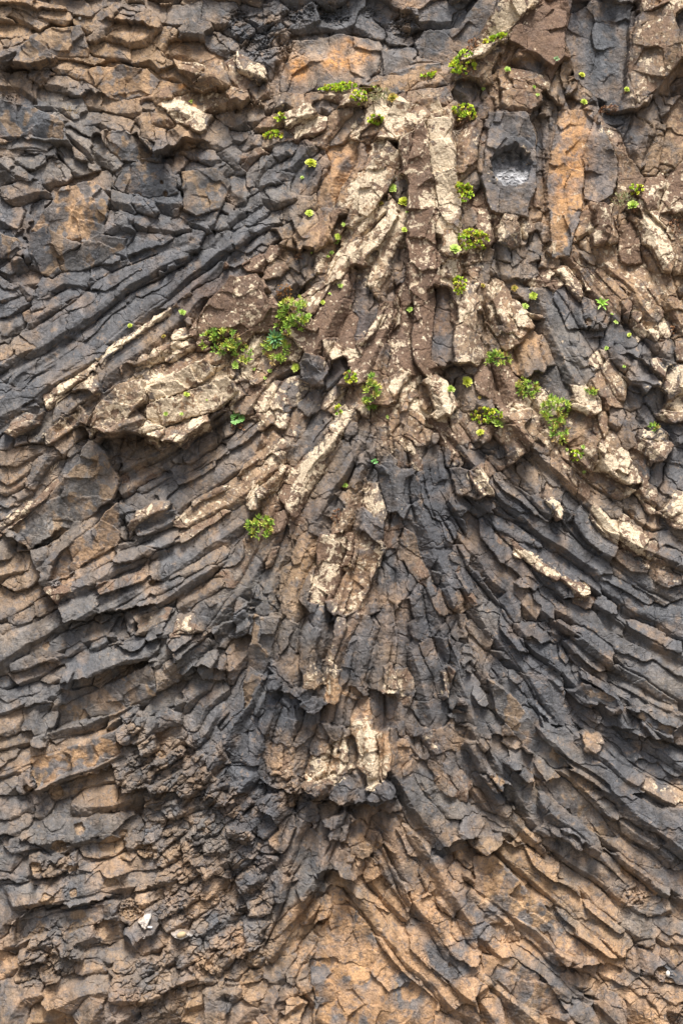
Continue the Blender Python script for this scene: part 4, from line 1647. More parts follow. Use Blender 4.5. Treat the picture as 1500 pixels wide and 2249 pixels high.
# hollows with sharp rims
pitcol = np.zeros(X.shape, np.float32)
def pit(cx, cy, rx, ry, depth, rim=.12, a=0.):
    global Z, pitcol
    dx = X - cx; dy = Y - cy; ca, sa = math.cos(math.radians(a)), math.sin(math.radians(a))
    q = np.sqrt(((dx * ca + dy * sa) / rx) ** 2 + ((-dx * sa + dy * ca) / ry) ** 2) + .28 * vnoise(X, Y, rx * .6 + 3, 121) + .08 * vnoise(X, Y, 5, 122)
    m = 1 - sstep(1 - rim, 1 + rim * .4, q)
    Z -= m * depth * (1 - .35 * np.clip(dy / ry, -1, 1))
    pitcol = np.maximum(pitcol, m)
    return m
for a in [(115, 1752, 17, 16, 10), (240, 1866, 30, 22, 7), (103, 1979, 18, 14, 7), (238, 1948, 17, 10, 7), (158, 1967, 9, 10, 5), (170, 1827, 12, 14, 9), (124, 1868, 18, 15, 10),
          (75, 1910, 16, 13, 9), (152, 1915, 14, 8, 8), (268, 1889, 12, 14, 7), (314, 1880, 26, 18, 8), (280, 2018, 22, 16, 6), (265, 1842, 10, 11, 6), (348, 1663, 12, 8, 5),
          (55, 1738, 10, 10, 12), (97, 1420, 8, 9, 4), (744, 1654, 4, 5, 9), (732, 1699, 7, 5, 9), (730, 1666, 4, 3, 7), (352, 395, 4, 4, 9), (361, 420, 6, 6, 9),
          (330, 1282, 6, 6, 7), (874, 467, 4, 4, 8), (1337, 504, 8, 9, 5), (1090, 1712, 6, 6, 5), (1101, 1718, 6, 6, 5), (1080, 1706, 5, 5, 5), (1096, 1736, 6, 5, 5),
          (1463, 2145, 15, 9, 9, .12, 30), (1478, 2168, 14, 8, 7, .12, 30), (1490, 2110, 10, 24, 7, .12, -15), (1390, 1130, 9, 12, 7), (1295, 705, 7, 8, 6)]:
    pit(*a)
def honeycomb(cx, cy, rx, ry, sc, dep, seed, a=0.):
    global Z
    dx = X - cx; dy = Y - cy; ca, sa = math.cos(math.radians(a)), math.sin(math.radians(a))
    q = np.sqrt(((dx * ca + dy * sa) / rx) ** 2 + ((-dx * sa + dy * ca) / ry) ** 2) + .2 * vnoise(X, Y, 14, 131)
    m = 1 - sstep(.8, 1.05, q)
    hh, a1, a2, g, r = cells(X + 2 * vnoise(X, Y, 8, 132), Y * .93, sc, seed)
    Z -= m * dep * sstep(.6, 2.6, g) * (.4 + .8 * hh)
    return m
honeycomb(738, 14, 38, 26, 8, 9, 141); honeycomb(655, 15, 40, 24, 9, 8, 142); honeycomb(565, 92, 34, 36, 11, 9, 143)
honeycomb(622, 100, 16, 26, 8, 9, 144); honeycomb(885, 40, 36, 30, 9, 7, 145); honeycomb(520, 20, 24, 18, 9, 8, 146); honeycomb(810, 12, 20, 14, 7, 6, 147)
honeycomb(280, 2008, 34, 22, 8, 7, 148); honeycomb(370, 1985, 40, 20, 9, 6, 149); honeycomb(1463, 2160, 26, 22, 8, 5, 150, 30)
honeycomb(395, 1665, 40, 16, 10, 6, 151, -25); honeycomb(300, 1680, 30, 16, 9, 6, 152, -25)
cav = None
def cavity():
    global Z
    dx = (X - 1123) / 45; dy = (Y - 360) / 47
    q = np.sqrt(dx ** 2 + dy ** 2) + .12 * vnoise(X, Y, 24, 161) + .12 * vnoise(X, Y, 8, 162)
    q = q + .10 * np.clip(-dy, 0, 1) * np.abs(dx)
    m = 1 - sstep(.97, 1.02, q)
    hh, a1, a2, g, r = cells(X + 3 * vnoise(X, Y, 9, 168), Y, 8, 163)
    plane = Z[int(np.searchsorted(gy, 300)), int(np.searchsorted(gx, 1123))]
    bowl = plane - 70 + 58 * sstep(-1.0, 1.1, dy) - 4.5 * (.3 + hh) * sstep(.3, 3.5, g) + 3 * fbm(X, Y, 18, 164)
    Z = Z * (1 - m) + bowl * m
    return m
cavm = cavity()

# light smoothing so steps do not look like stairs
def blur1(A, a=.5):
    B = A.copy()
    B[1:-1] = A[1:-1] * (1 - a) + (A[:-2] + A[2:]) * a / 2
    C = B.copy()
    C[:, 1:-1] = B[:, 1:-1] * (1 - a) + (B[:, :-2] + B[:, 2:]) * a / 2
    return C
Z = blur1(Z, .18)
fade = sstep(30, 600, np.maximum(np.maximum(X - W, -X), np.maximum(-Y, Y - H)))
Z = Z.astype(np.float32)

# ---------------------------------------------------------------- colour of the rock itself
cc = np.array([COL[s['c']] for s in S], np.float32)
cc *= rng.uniform(.86, 1.16, (n, 1)).astype(np.float32)
warm = rng.uniform(-1, 1, n).astype(np.float32)
cc *= 1 + np.outer(warm, [.07, .0, -.07]).astype(np.float32)
RGB = cc[ID]
# neighbouring blocks share their weathering: blend with a wider average
def blurN(A, k):
    for _ in range(k): A = blur1(A, 1.0)
    return A
st = 6
small = np.stack([blurN(RGB[::st, ::st, c], 5) for c in range(3)], -1)
iy = np.clip(np.arange(NY) / st, 0, small.shape[0] - 1.001); ix = np.clip(np.arange(NX) / st, 0, small.shape[1] - 1.001)
def upsample(A):
    y0 = iy.astype(int); x0 = ix.astype(int); fy = (iy - y0)[:, None]; fx = (ix - x0)[None, :]
    y1 = y0 + 1; x1 = x0 + 1
    return A[y0][:, x0] * (1 - fy) * (1 - fx) + A[y1][:, x0] * fy * (1 - fx) + A[y0][:, x1] * (1 - fy) * fx + A[y1][:, x1] * fy * fx
wide = np.stack([upsample(small[..., c]) for c in range(3)], -1)
mixn = np.clip(.60 + .5 * vnoise(X, Y, 50, 201), 0, 1)[..., None]
RGB = RGB * (1 - mixn) + wide * mixn
CRm = np.array([1. if (s['c'] in 'mo' or s['l'] > .1) else 0. for s in S], np.float32)[ID]
brown = np.array([.25, .172, .112], np.float32); grey = np.array([.105, .107, .114], np.float32); orange = np.array([.35, .215, .118], np.float32)
bl = np.clip(fbm(X, Y, 75, 211, 3) * 1.5 - .28, 0, .75)[..., None]
RGB = RGB * (1 - bl) + brown * bl
bl = np.clip(fbm(X, Y, 60, 221, 3) * 1.6 - .35, 0, .8)[..., None]
RGB = RGB * (1 - bl) + grey * bl
GRID = '''BBBBTDGGGGGMMGM
TBBBBDOOGGBMBGM
GTTBBBBBMLMBTGB
TTTGGGGOMLBGOOB
GGTGGGTBLMBBOBB
DGGGGGBBBMBTBBB
GGGGMBBMBMBBGBB
TGGBLBBMDMBBTGT
GBBLLTGGBBBBTBG
TBGLBBTBBBTBBBD
BTTTBBBBGDDBTBG
TBTBBBMBGDDDGLB
BTBTTTBODGDDDGG
BTDTTTTGODTDDGG
BGTTTDBDBDTDGTG
TGTTGGDDGDTDDDT
TTBTGDBBODBGTGG
OTBTDDDDDTGTBDG
TGBBTDGDOBBBGBG
TGOOODTTBOGBBOG
OGGOTTBBOOGOTBT
BTBBBBBOOGGOGOG
BBOBBOOOGGOGBGO'''.split()
TINT = dict(D=(.080, .082, .090), G=(.118, .119, .125), T=(.165, .148, .130), B=(.245, .172, .108), O=(.34, .215, .122), M=(.165, .105, .072), L=(.27, .215, .155))
tg = np.array([[TINT[c] for c in r] for r in GRID], np.float32)
tg[9:22, :4] = tg[9:22, :4] * .5 + np.array([.135, .130, .126], np.float32) * .5   # the left side is greyer
u = np.clip((X + 26 * vnoise(X, Y, 70, 271) + 10 * vnoise(X, Y, 22, 272)) / 100 - .5, 0, 13.999); v = np.clip((Y + 26 * vnoise(X, Y, 70, 273) + 10 * vnoise(X, Y, 22, 274)) / 100 - .5, 0, 21.999)
u0 = u.astype(int); v0 = v.astype(int); fu = sstep(.15, .85, u - u0)[..., None]; fv = sstep(.15, .85, v - v0)[..., None]
tw = tg[v0, u0] * (1 - fu) * (1 - fv) + tg[v0, u0 + 1] * fu * (1 - fv) + tg[v0 + 1, u0] * (1 - fu) * fv + tg[v0 + 1, u0 + 1] * fu * fv
bl = (np.clip(.38 + .5 * vnoise(X, Y, 55, 275), .08, .7) * np.where(slab, .35, 1))[..., None]
RGB = RGB * (1 - bl) + tw * bl
CIo = np.array([s['c'] == 'o' for s in S])[ID]
sg = (np.clip(fbm(X, Y, 48, 281, 3) * 4 - .6 + .5 * CIo, 0, .7) * slab * np.where(CIo, 1.2, 1 - CRm * .6))[..., None]
sg = sg * np.where((ID == NS0) | (ID == NS0 + 1) | (ID == NS0 + 2) | (ID == NS0 + 4), .25, 1)[..., None]
lum = RGB.mean(-1, keepdims=True); isw = RGB[..., :1] > RGB[..., 2:] * 1.45
RGB = RGB * (1 - sg) + np.where(isw, np.array([.15, .148, .15], np.float32), np.array([.27, .185, .11], np.float32)) * sg
low = sstep(1750, 2050, Y) * (.5 + .5 * sstep(560, 720, X)) * (1 - .4 * sstep(1000, 1400, X))
bl = (np.clip(fbm(X, Y, 90, 231, 4) * 1.4 + .38 * sstep(600, 750, X), 0, .8) * low)[..., None]
RGB = RGB * (1 - bl) + orange * bl
bl = (np.clip(rough * .6 * (frac(h3 * 71) > .55) + pitcol * .75, 0, .85))[..., None]
RGB = RGB * (1 - bl) + np.array([.29, .195, .115], np.float32) * bl
g = np.clip(gauss(735, 118, 120, 45) * (1 + .5 * vnoise(X, Y, 25, 242)) * .5, 0, .8)[..., None]
RGB = RGB * (1 - g) + np.array([.36, .30, .24], np.float32) * g
for cx, cy, rx, ry, k in [(397, 182, 7, 5, 2.5), (423, 226, 6, 4, 2.5), (655, 130, 26, 22, .8), (725, 125, 22, 20, .9), (760, 128, 30, 20, .8), (800, 110, 20, 18, .8), (655, 150, 24, 20, .8), (740, 95, 14, 12, .7), (765, 80, 20, 14, .6),
                         (1270, 330, 32, 90, .55), (1240, 400, 24, 60, .6), (1010, 0, 1, 1, 0)]:
    g = (np.exp(-((X - cx) / rx) ** 2 - ((Y - cy) / ry) ** 2) * k * (1 + .6 * vnoise(X, Y, 12, 241)))[..., None]
    g = np.clip(g, 0, .9)
    RGB = RGB * (1 - g) + np.array([.44, .225, .085], np.float32) * g
streak = fbm(X * 5.5 + 8 * vnoise(X, Y, 60, 255), Y, 110, 256, 3)
RGB *= (1 - .30 * np.clip(streak - .05, 0, 1) + .18 * np.clip(-streak - .1, 0, 1))[..., None]
ch = np.clip(1.0 * (gauss(590, 1590, 120, 170) + gauss(950, 1250, 120, 260) + gauss(1180, 1420, 260, 120, 38) + .8 * gauss(180, 480, 160, 120) + .8 * gauss(1100, 1100, 140, 70, 35) + .7 * gauss(560, 1900, 70, 160)), 0, 1) * np.clip(.55 + .8 * vnoise(X, Y, 60, 257), 0, 1)
ch = (ch * .55 * (1 - CRm))[..., None]
RGB = RGB * (1 - ch) + np.array([.085, .088, .100], np.float32) * ch
RGB *= (1 + .10 * vnoise(X, Y, 33, 251) + .08 * vnoise(X, Y, 12, 252))[..., None]
lm = RGB.mean(-1, keepdims=True); RGB = RGB * (lm / .17) ** .45
RGB = RGB * (1 - cavm[..., None]) + np.array([.40, .40, .41], np.float32) * (cavm * (.75 + .5 * vnoise(X, Y, 12, 169)))[..., None]
RGB = np.clip(RGB, .02, .8)

LI = blurN(Li[ID], 14)
CR = np.array([1. if s['c'] == 'm' else (.45 if (s['c'] == 'b' and s['l'] > .1) else 0.) for s in S], np.float32)[ID]
CR = blurN(np.maximum(CR, LI * .55), 2)

# ---------------------------------------------------------------- materials
def new_mat(name):
    m = bpy.data.materials.new(name); m.use_nodes = True
    return m, m.node_tree, m.node_tree.nodes['Principled BSDF']
def rock_material():
    m, nt, bsdf = new_mat("basalt")
    N = nt.nodes.new; Lk = nt.links.new
    at = N('ShaderNodeAttribute'); at.attribute_name = 'rock'
    at2 = N('ShaderNodeAttribute'); at2.attribute_name = 'growth'
    sep = N('ShaderNodeSeparateColor'); Lk(at2.outputs['Color'], sep.inputs[0])
    geo = N('ShaderNodeTexCoord')
    def noise(scale, detail=5, rough=.6, dist=0.):
        t = N('ShaderNodeTexNoise'); t.inputs['Scale'].default_value = scale; t.inputs['Detail'].default_value = detail
        t.inputs['Roughness'].default_value = rough; t.inputs['Distortion'].default_value = dist
        Lk(geo.outputs['Object'], t.inputs['Vector']); return t.outputs['Fac']
    def math_(op, a, b=None, c=None, clamp=False):
        t = N('ShaderNodeMath'); t.operation = op; t.use_clamp = clamp
        for k, v in enumerate((a, b, c)):
            if v is None: continue
            if isinstance(v, (int, float)): t.inputs[k].default_value = v
            else: Lk(v, t.inputs[k])
        return t.outputs[0]
    def mix(f, a, b, mode='MIX'):
        t = N('ShaderNodeMix'); t.data_type = 'RGBA'; t.blend_type = mode
        if isinstance(f, (int, float)): t.inputs['Factor'].default_value = f
        else: Lk(f, t.inputs['Factor'])
        for k, v in ((6, a), (7, b)):
            if isinstance(v, tuple): t.inputs[k].default_value = v
            else: Lk(v, t.inputs[k])
        return t.outputs[2]
    def ramp(v, a, b):
        t = N('ShaderNodeMapRange'); t.interpolation_type = 'SMOOTHSTEP'; t.inputs['From Min'].default_value = a; t.inputs['From Max'].default_value = b
        Lk(v, t.inputs['Value']); return t.outputs[0]
    # mottling and grain
    n1 = noise(6, 8, .68, .4); n2 = noise(38, 6, .7); n3 = noise(130, 3, .7)
    col = mix(ramp(n1, .55, .68), at.outputs['Color'], mix(.45, at.outputs['Color'], (.27, .185, .115, 1)))
    nb = noise(9.7, 8, .7, .6)
    col = mix(ramp(nb, .50, .62), col, mix(.58, col, (.092, .096, .106, 1)))
    v = math_('ADD', math_('MULTIPLY', n2, 1.7), math_('MULTIPLY', n3, 1.1))
    v = math_('ADD', math_('MULTIPLY', math_('SUBTRACT', n1, .5), .9), math_('ADD', v, -.36))
    vv = N('ShaderNodeCombineColor'); [Lk(v, vv.inputs[k]) for k in range(3)]
    col = mix(1.0, col, vv.outputs[0], 'MULTIPLY')
    # weathering crust (maroon-brown) then crustose lichen
    nc = noise(4.3, 7, .62, .5)
    crust = ramp(math_('ADD', sep.outputs[1], math_('MULTIPLY', math_('SUBTRACT', nc, .5), 2.4)), .46, .62)
    col = mix(math_('MULTIPLY', crust, .78), col, mix(ramp(n2, .35, .65), (.115, .072, .052, 1), (.225, .150, .100, 1)))
    nl = noise(3.1, 9, .66, .9); nl2 = noise(9, 7, .6, .5)
    ll = math_('ADD', math_('MULTIPLY', sep.outputs[0], .86), math_('ADD', math_('MULTIPLY', math_('SUBTRACT', nl, .5), 2.6), math_('MULTIPLY', math_('SUBTRACT', nl2, .5), 2.0)))
    lich = ramp(ll, .56, .70)
    gate = ramp(sep.outputs[0], .03, .12)
    lich = math_('MULTIPLY', lich, gate)
    lc = mix(ramp(n2, .35, .62), (.42, .33, .22, 1), (.74, .62, .455, 1))
    lc = mix(ramp(n1, .5, .68), lc, (.52, .42, .30, 1))
    col = mix(math_('MULTIPLY', lich, .93), col, lc)
    # small pale lichen spots scattered around
    vo = N('ShaderNodeTexVoronoi'); vo.inputs['Scale'].default_value = 9; Lk(geo.outputs['Object'], vo.inputs['Vector'])
    spot = ramp(math_('ADD', vo.outputs['Distance'], math_('MULTIPLY', n2, .22)), .34, .27)
    spot = math_('MULTIPLY', spot, ramp(math_('ADD', sep.outputs[0], math_('MULTIPLY', n1, .35)), .28, .42))
    col = mix(math_('MULTIPLY', spot, .7), col, (.50, .42, .31, 1))
    Lk(col, bsdf.inputs['Base Color'])
    bsdf.inputs['Roughness'].default_value = .88
    bsdf.inputs['Specular IOR Level'].default_value = .25
    # fine grain, hair cracks
    b1 = N('ShaderNodeBump'); b1.inputs['Strength'].default_value = .9; b1.inputs['Distance'].default_value = .02
    hh = math_('ADD', math_('MULTIPLY', n2, 1.0), math_('MULTIPLY', n3, .45))
    hh = math_('ADD', hh, math_('MULTIPLY', lich, .25))
    vc = N('ShaderNodeTexVoronoi'); vc.feature = 'DISTANCE_TO_EDGE'; vc.inputs['Scale'].default_value = 5.5
    wv = N('ShaderNodeVectorMath'); wv.operation = 'MULTIPLY_ADD'
    nz = N('ShaderNodeTexNoise'); nz.inputs['Scale'].default_value = 7; nz.inputs['Detail'].default_value = 4; Lk(geo.outputs['Object'], nz.inputs['Vector'])
    Lk(nz.outputs['Color'], wv.inputs[0]); wv.inputs[1].default_value = (.22, .22, .22); Lk(geo.outputs['Object'], wv.inputs[2])
    Lk(wv.outputs[0], vc.inputs['Vector'])
    ck = math_('MULTIPLY', ramp(vc.outputs['Distance'], .035, 0.), ramp(noise(1.7, 3), .47, .6))
    hh = math_('SUBTRACT', hh, math_('MULTIPLY', ck, 1.1))
    Lk(hh, b1.inputs['Height']); Lk(b1.outputs[0], bsdf.inputs['Normal'])
    return m
ROCK = rock_material()

# ---------------------------------------------------------------- the cliff as objects
def put(o, parent=None, **kw):
    SC.collection.objects.link(o)
    if parent is not None: o.parent = parent
    for k, v in kw.items():
        if v is not None: o[k] = v
    return o
cliff = put(bpy.data.objects.new("cliff", None), kind="structure", label="steep cliff of grey and brown fanning basalt columns with pale lichen", category="cliff")
VX = (X - W / 2) * PX; VZ = (H / 2 - Y) * PX; VY = -(Z - 60) * PX
fid = ID[:-1, :-1]
i00 = (np.arange(NY - 1)[:, None] * NX + np.arange(NX - 1)[None, :]).astype(np.int64)

def mesh_from_faces(name, mask):
    a = i00[mask]
    q = np.stack([a, a + NX, a + NX + 1, a + 1], 1)         # seen from -y: counter-clockwise
    u, inv = np.unique(q.ravel(), return_inverse=True)
    me = bpy.data.meshes.new(name)
    me.vertices.add(len(u)); me.loops.add(q.size); me.polygons.add(len(q))
    co = np.stack([VX.ravel()[u], VY.ravel()[u], VZ.ravel()[u]], 1).astype(np.float32)
    me.vertices.foreach_set('co', co.ravel())
    me.loops.foreach_set('vertex_index', inv.astype(np.int32).ravel())
    me.polygons.foreach_set('loop_start', np.arange(0, q.size, 4, dtype=np.int32))
    me.polygons.foreach_set('loop_total', np.full(len(q), 4, np.int32))
    me.polygons.foreach_set('use_smooth', np.zeros(len(q), bool))
    ca = me.attributes.new('rock', 'FLOAT_COLOR', 'POINT')
    rgba = np.ones((len(u), 4), np.float32); rgba[:, :3] = RGB.reshape(-1, 3)[u]
    ca.data.foreach_set('color', rgba.ravel())
    cb = me.attributes.new('growth', 'FLOAT_COLOR', 'POINT')
    rgba = np.zeros((len(u), 4), np.float32); rgba[:, 0] = LI.ravel()[u]; rgba[:, 1] = CR.ravel()[u]; rgba[:, 3] = 1
    cb.data.foreach_set('color', rgba.ravel())
    me.update(calc_edges=True)
    me.materials.append(ROCK)
    return bpy.data.objects.new(name, me)

inframe = (X[:-1, :-1] > 0) & (X[:-1, :-1] < W) & (Y[:-1, :-1] > 0) & (Y[:-1, :-1] < H)
area = np.bincount(fid[inframe], minlength=n)
asp = LEN / (2 * Wd)
cavf = cavm[:-1, :-1] > .5
cols = [i for i in np.argsort(-area) if (i < NTR or i >= NS0) and asp[i] >= 1.25][:100]
blks = [i for i in np.argsort(-area) if (i < NTR or i >= NS0) and asp[i] < 1.25][:60]
used = np.zeros(n, bool)
order = np.argsort(fid.ravel(), kind='stable'); sf = fid.ravel()[order]
starts = np.searchsorted(sf, np.arange(n + 1))
part_mask = np.zeros(fid.size, bool)
cf = cavf.ravel()
def part(name, i):
    idx = order[starts[i]:starts[i + 1]]
    idx = idx[~cf[idx]]
    if len(idx) < 20: return
    part_mask[idx] = True
    put(mesh_from_faces(name, np.isin(np.arange(fid.size), idx).reshape(fid.shape) if False else np.unravel_index(idx, fid.shape)), cliff)
for i in cols: part("basalt_column", i)
for i in blks: part("rock_block", i)
put(mesh_from_faces("hollow", cavf), cliff, label="round pale grey hollow with honeycombed inside")
put(mesh_from_faces("rock_face", ~(part_mask.reshape(fid.shape)) & ~cavf), cliff)

# ground at the foot of the cliff
gm, gnt, gb = new_mat("dry_earth")
t = gnt.nodes.new('ShaderNodeTexNoise'); t.inputs['Scale'].default_value = 3; t.inputs['Detail'].default_value = 8
r = gnt.nodes.new('ShaderNodeValToRGB'); r.color_ramp.elements[0].color = (.07, .06, .05, 1); r.color_ramp.elements[1].color = (.2, .17, .13, 1)
gnt.links.new(t.outputs[0], r.inputs[0]); gnt.links.new(r.outputs[0], gb.inputs['Base Color']); gb.inputs['Roughness'].default_value = .95
me = bpy.data.meshes.new("ground")
me.from_pydata([(-400, -500, GROUND_Z), (400, -500, GROUND_Z), (400, 60, GROUND_Z), (-400, 60, GROUND_Z)], [], [(0, 1, 2, 3)])
me.materials.append(gm)
put(bpy.data.objects.new("ground", me), kind="structure")
print("grid", NX, NY)

def surf(x, y, r=0):
    """world point of the rock surface at photo pixel (x, y) (highest within r) and its smoothed normal"""
    i = int(np.searchsorted(gx, x)); j = int(np.searchsorted(gy, y)); k = max(1, int(r / STEP))
    z = Z[j - k:j + k + 1, i - k:i + k + 1]
    zz = float(np.percentile(z, 75)) if r else float(Z[j, i])
    return Vector(((x - W / 2) * PX, -(zz - 60) * PX, (H / 2 - y) * PX))

# ---------------------------------------------------------------- plants
PR = random.Random(77)
def leaf_material(name, rough=.5, var=.25):
    m, nt, b = new_mat(name)
    a = nt.nodes.new('ShaderNodeAttribute'); a.attribute_name = 'tint'
    t = nt.nodes.new('ShaderNodeTexNoise'); t.inputs['Scale'].default_value = 45; t.inputs['Detail'].default_value = 3
    mr = nt.nodes.new('ShaderNodeMapRange'); mr.inputs['To Min'].default_value = 1 - var; mr.inputs['To Max'].default_value = 1 + var
    nt.links.new(t.outputs[0], mr.inputs[0])
    mx = nt.nodes.new('ShaderNodeVectorMath'); mx.operation = 'SCALE'
    nt.links.new(a.outputs['Color'], mx.inputs[0]); nt.links.new(mr.outputs[0], mx.inputs['Scale'])
    nt.links.new(mx.outputs[0], b.inputs['Base Color']); b.inputs['Roughness'].default_value = rough
    return m
LEAF = leaf_material("succulent_leaf", .45, .15)
DRY = leaf_material("dry_plant", .9, .3)

class MBuf:
    def __init__(s): s.v = []; s.f = []; s.c = []
    def add(s, vs, fs, col):
        o = len(s.v)
        s.v += [tuple(v) for v in vs]; s.f += [tuple(i + o for i in f) for f in fs]
        s.c += (col if isinstance(col, list) else [col] * len(vs))
    def mesh(s, name, mat, smooth=True):
        me = bpy.data.meshes.new(name); me.from_pydata(s.v, [], s.f)
        a = me.attributes.new('tint', 'FLOAT_COLOR', 'POINT')
        a.data.foreach_set('color', np.array([(c[0], c[1], c[2], 1) for c in s.c], np.float32).ravel())
        me.polygons.foreach_set('use_smooth', [smooth] * len(s.f))
        me.materials.append(mat); me.update()
        return me

def leaf(mb, base, d, up, L, Wd_, col, tip=None, cup=.25, bend=.0, prof=(.35, .8, 1.0, .62)):
    """a spoon-shaped leaf from base along d, its upper side facing up"""
    d = d.normalized(); sd = d.cross(up)
    if sd.length < 1e-4: sd = d.cross(Vector((1, 0.1, 0)))
    sd.normalize(); up = sd.cross(d).normalized()
    vs = []; cs = []; tip = tip or col
    ts = (0., .3, .62, .86)
    for k, (t, w) in enumerate(zip(ts, prof)):
        c = base + d * (L * t) + up * (bend * L * t * t)
        ww = Wd_ * w / 2
        vs += [c - sd * ww + up * (cup * ww), c - up * (cup * ww * .3), c + sd * ww + up * (cup * ww)]
        m = t * t
        cs += [tuple(a * (1 - m) + b * m for a, b in zip(col, tip))] * 3
    vs.append(base + d * L + up * (bend * L + cup * Wd_ * .2)); cs.append(tip)
    fs = []
    for k in range(3):
        o = 3 * k
        fs += [(o, o + 1, o + 4, o + 3), (o + 1, o + 2, o + 5, o + 4)]
    fs += [(9, 10, 12), (10, 11, 12)]
    mb.add(vs, fs, cs)

def tube(mb, pts, r0, r1, col, sides=5):
    vs = []; fs = []
    for k, p in enumerate(pts):
        d = (pts[min(k + 1, len(pts) - 1)] - pts[max(k - 1, 0)]).normalized()
        a = d.orthogonal().normalized(); b = d.cross(a)
        r = r0 + (r1 - r0) * k / (len(pts) - 1)
        for j in range(sides):
            t = 2 * math.pi * j / sides
            vs.append(p + a * (r * math.cos(t)) + b * (r * math.sin(t)))
        if k:
            o = (k - 1) * sides
            for j in range(sides): fs.append((o + j, o + (j + 1) % sides, o + sides + (j + 1) % sides, o + sides + j))
    mb.add(vs, fs, col)

def jit(c, k=.12, f=None):
    f = f if f is not None else 1 + PR.uniform(-k, k)
    return tuple(max(.004, x * f) for x in c)
UP = Vector((0, 0, 1))
GREENS = [(.42, .54, .10), (.38, .52, .14), (.45, .52, .08), (.34, .50, .13)]

def rosette_mesh(kind, n=38, open_=1.0):
    """unit-radius rosette, axis +z"""
    mb = MBuf(); base = GREENS[kind % 4]
    for i in range(n):
        t = (i + .5) / n                         # 0 centre .. 1 rim
        a = i * 2.39996
        el = math.radians(82 - 74 * t ** .75 * open_)
        d = Vector((math.cos(a) * math.cos(el), math.sin(a) * math.cos(el), math.sin(el)))
        L = .30 + .62 * t; w = .20 + .30 * t
        c = jit(base, .12); c = tuple(x * (1.25 - .35 * t) for x in c)
        tip = tuple(x * k for x, k in zip(c, (1.25, 1.1, .9)))
        if kind >= 4: tip = (.38, .16, .06)
        leaf(mb, Vector((0, 0, .05 * (1 - t))) + d * .06, d, UP, L, w, c, tip, .3, -.06 * t, (.42, .75, 1.0, .78))
    return mb
def stem_dead_mesh():
    mb = MBuf()
    tube(mb, [Vector((0, 0, .02)), Vector((.03, .02, -.5)), Vector((0, 0, -1.6))], .13, .10, (.16, .10, .06))
    return mb
def skirt_mesh():
    mb = MBuf()
    for i in range(18):
        a = i * 2.39996; el = math.radians(PR.uniform(-70, -15))
        d = Vector((math.cos(a) * math.cos(el), math.sin(a) * math.cos(el), math.sin(el)))
        leaf(mb, Vector((0, 0, -.12 - .02 * i)) + d * .05, d, UP, PR.uniform(.5, .95), .22, jit((.20, .11, .06), .4), None, .4, -.3, (.4, .7, .9, .5))
    return mb
ROS = [rosette_mesh(k, nn_, op).mesh("leaf_rosette", LEAF) for k, nn_, op in [(0, 40, 1.0), (1, 34, .9), (2, 44, 1.05), (3, 30, .75), (4, 36, .95), (1, 22, 1.0)]]
STEM = stem_dead_mesh().mesh("stem", DRY); SKIRT = skirt_mesh().mesh("dried_leaves", DRY)

def frame(loc, axis, spin, scale):
    q = axis.to_track_quat('Z', 'Y')
    return Matrix.Translation(loc) @ q.to_matrix().to_4x4() @ Matrix.Rotation(spin, 4, 'Z') @ Matrix.Scale(scale, 4)

def rosette(x, y, r, label, kind=0, tilt=.35, skirt=False, sx=0.):
    loc = surf(x, y, r * .5); axis = Vector((PR.uniform(-.35, .35) + sx, -1, tilt + PR.uniform(-.25, .45))).normalized()
    loc += axis * (r * PX * .35)
    root = put(bpy.data.objects.new("succulent_rosette", None), label=label, category="succulent", group="green succulent rosettes rooted in the rock cracks")
    root.matrix_world = frame(loc, axis, PR.uniform(0, 6.3), r * PX * 1.12) @ Matrix.Diagonal((PR.uniform(.85, 1.1), PR.uniform(.85, 1.1), PR.uniform(.8, 1.3), 1))
    put(bpy.data.objects.new("leaf_rosette", ROS[kind]), root)
    put(bpy.data.objects.new("stem", STEM), root)
    if skirt or (r > 8 and PR.random() < .5): put(bpy.data.objects.new("dried_leaves", SKIRT), root)

def rand_dir(spread=1.0):
    while True:
        v = Vector((PR.gauss(0, 1), PR.gauss(0, 1), PR.gauss(0, 1))).normalized()
        if v.z > -.1: break
    return v

def tuft(mb, c, ax, L, n, col, narrow=.16):
    for i in range(n):
        a = PR.uniform(0, 6.3); e = PR.uniform(.05, 1.15)
        o = ax.orthogonal().normalized(); b = ax.cross(o)
        d = (ax * math.cos(e) + (o * math.cos(a) + b * math.sin(a)) * math.sin(e)).normalized()
        leaf(mb, c, d, ax + Vector((0, -.01, .02)), L * PR.uniform(.65, 1.1), L * narrow * PR.uniform(.8, 1.3), jit(tuple(x * 1.2 for x in col), .3), tuple(x * k for x, k in zip(col, (1.7, 1.35, .9))), .25, .12, (.5, .85, 1., .65))

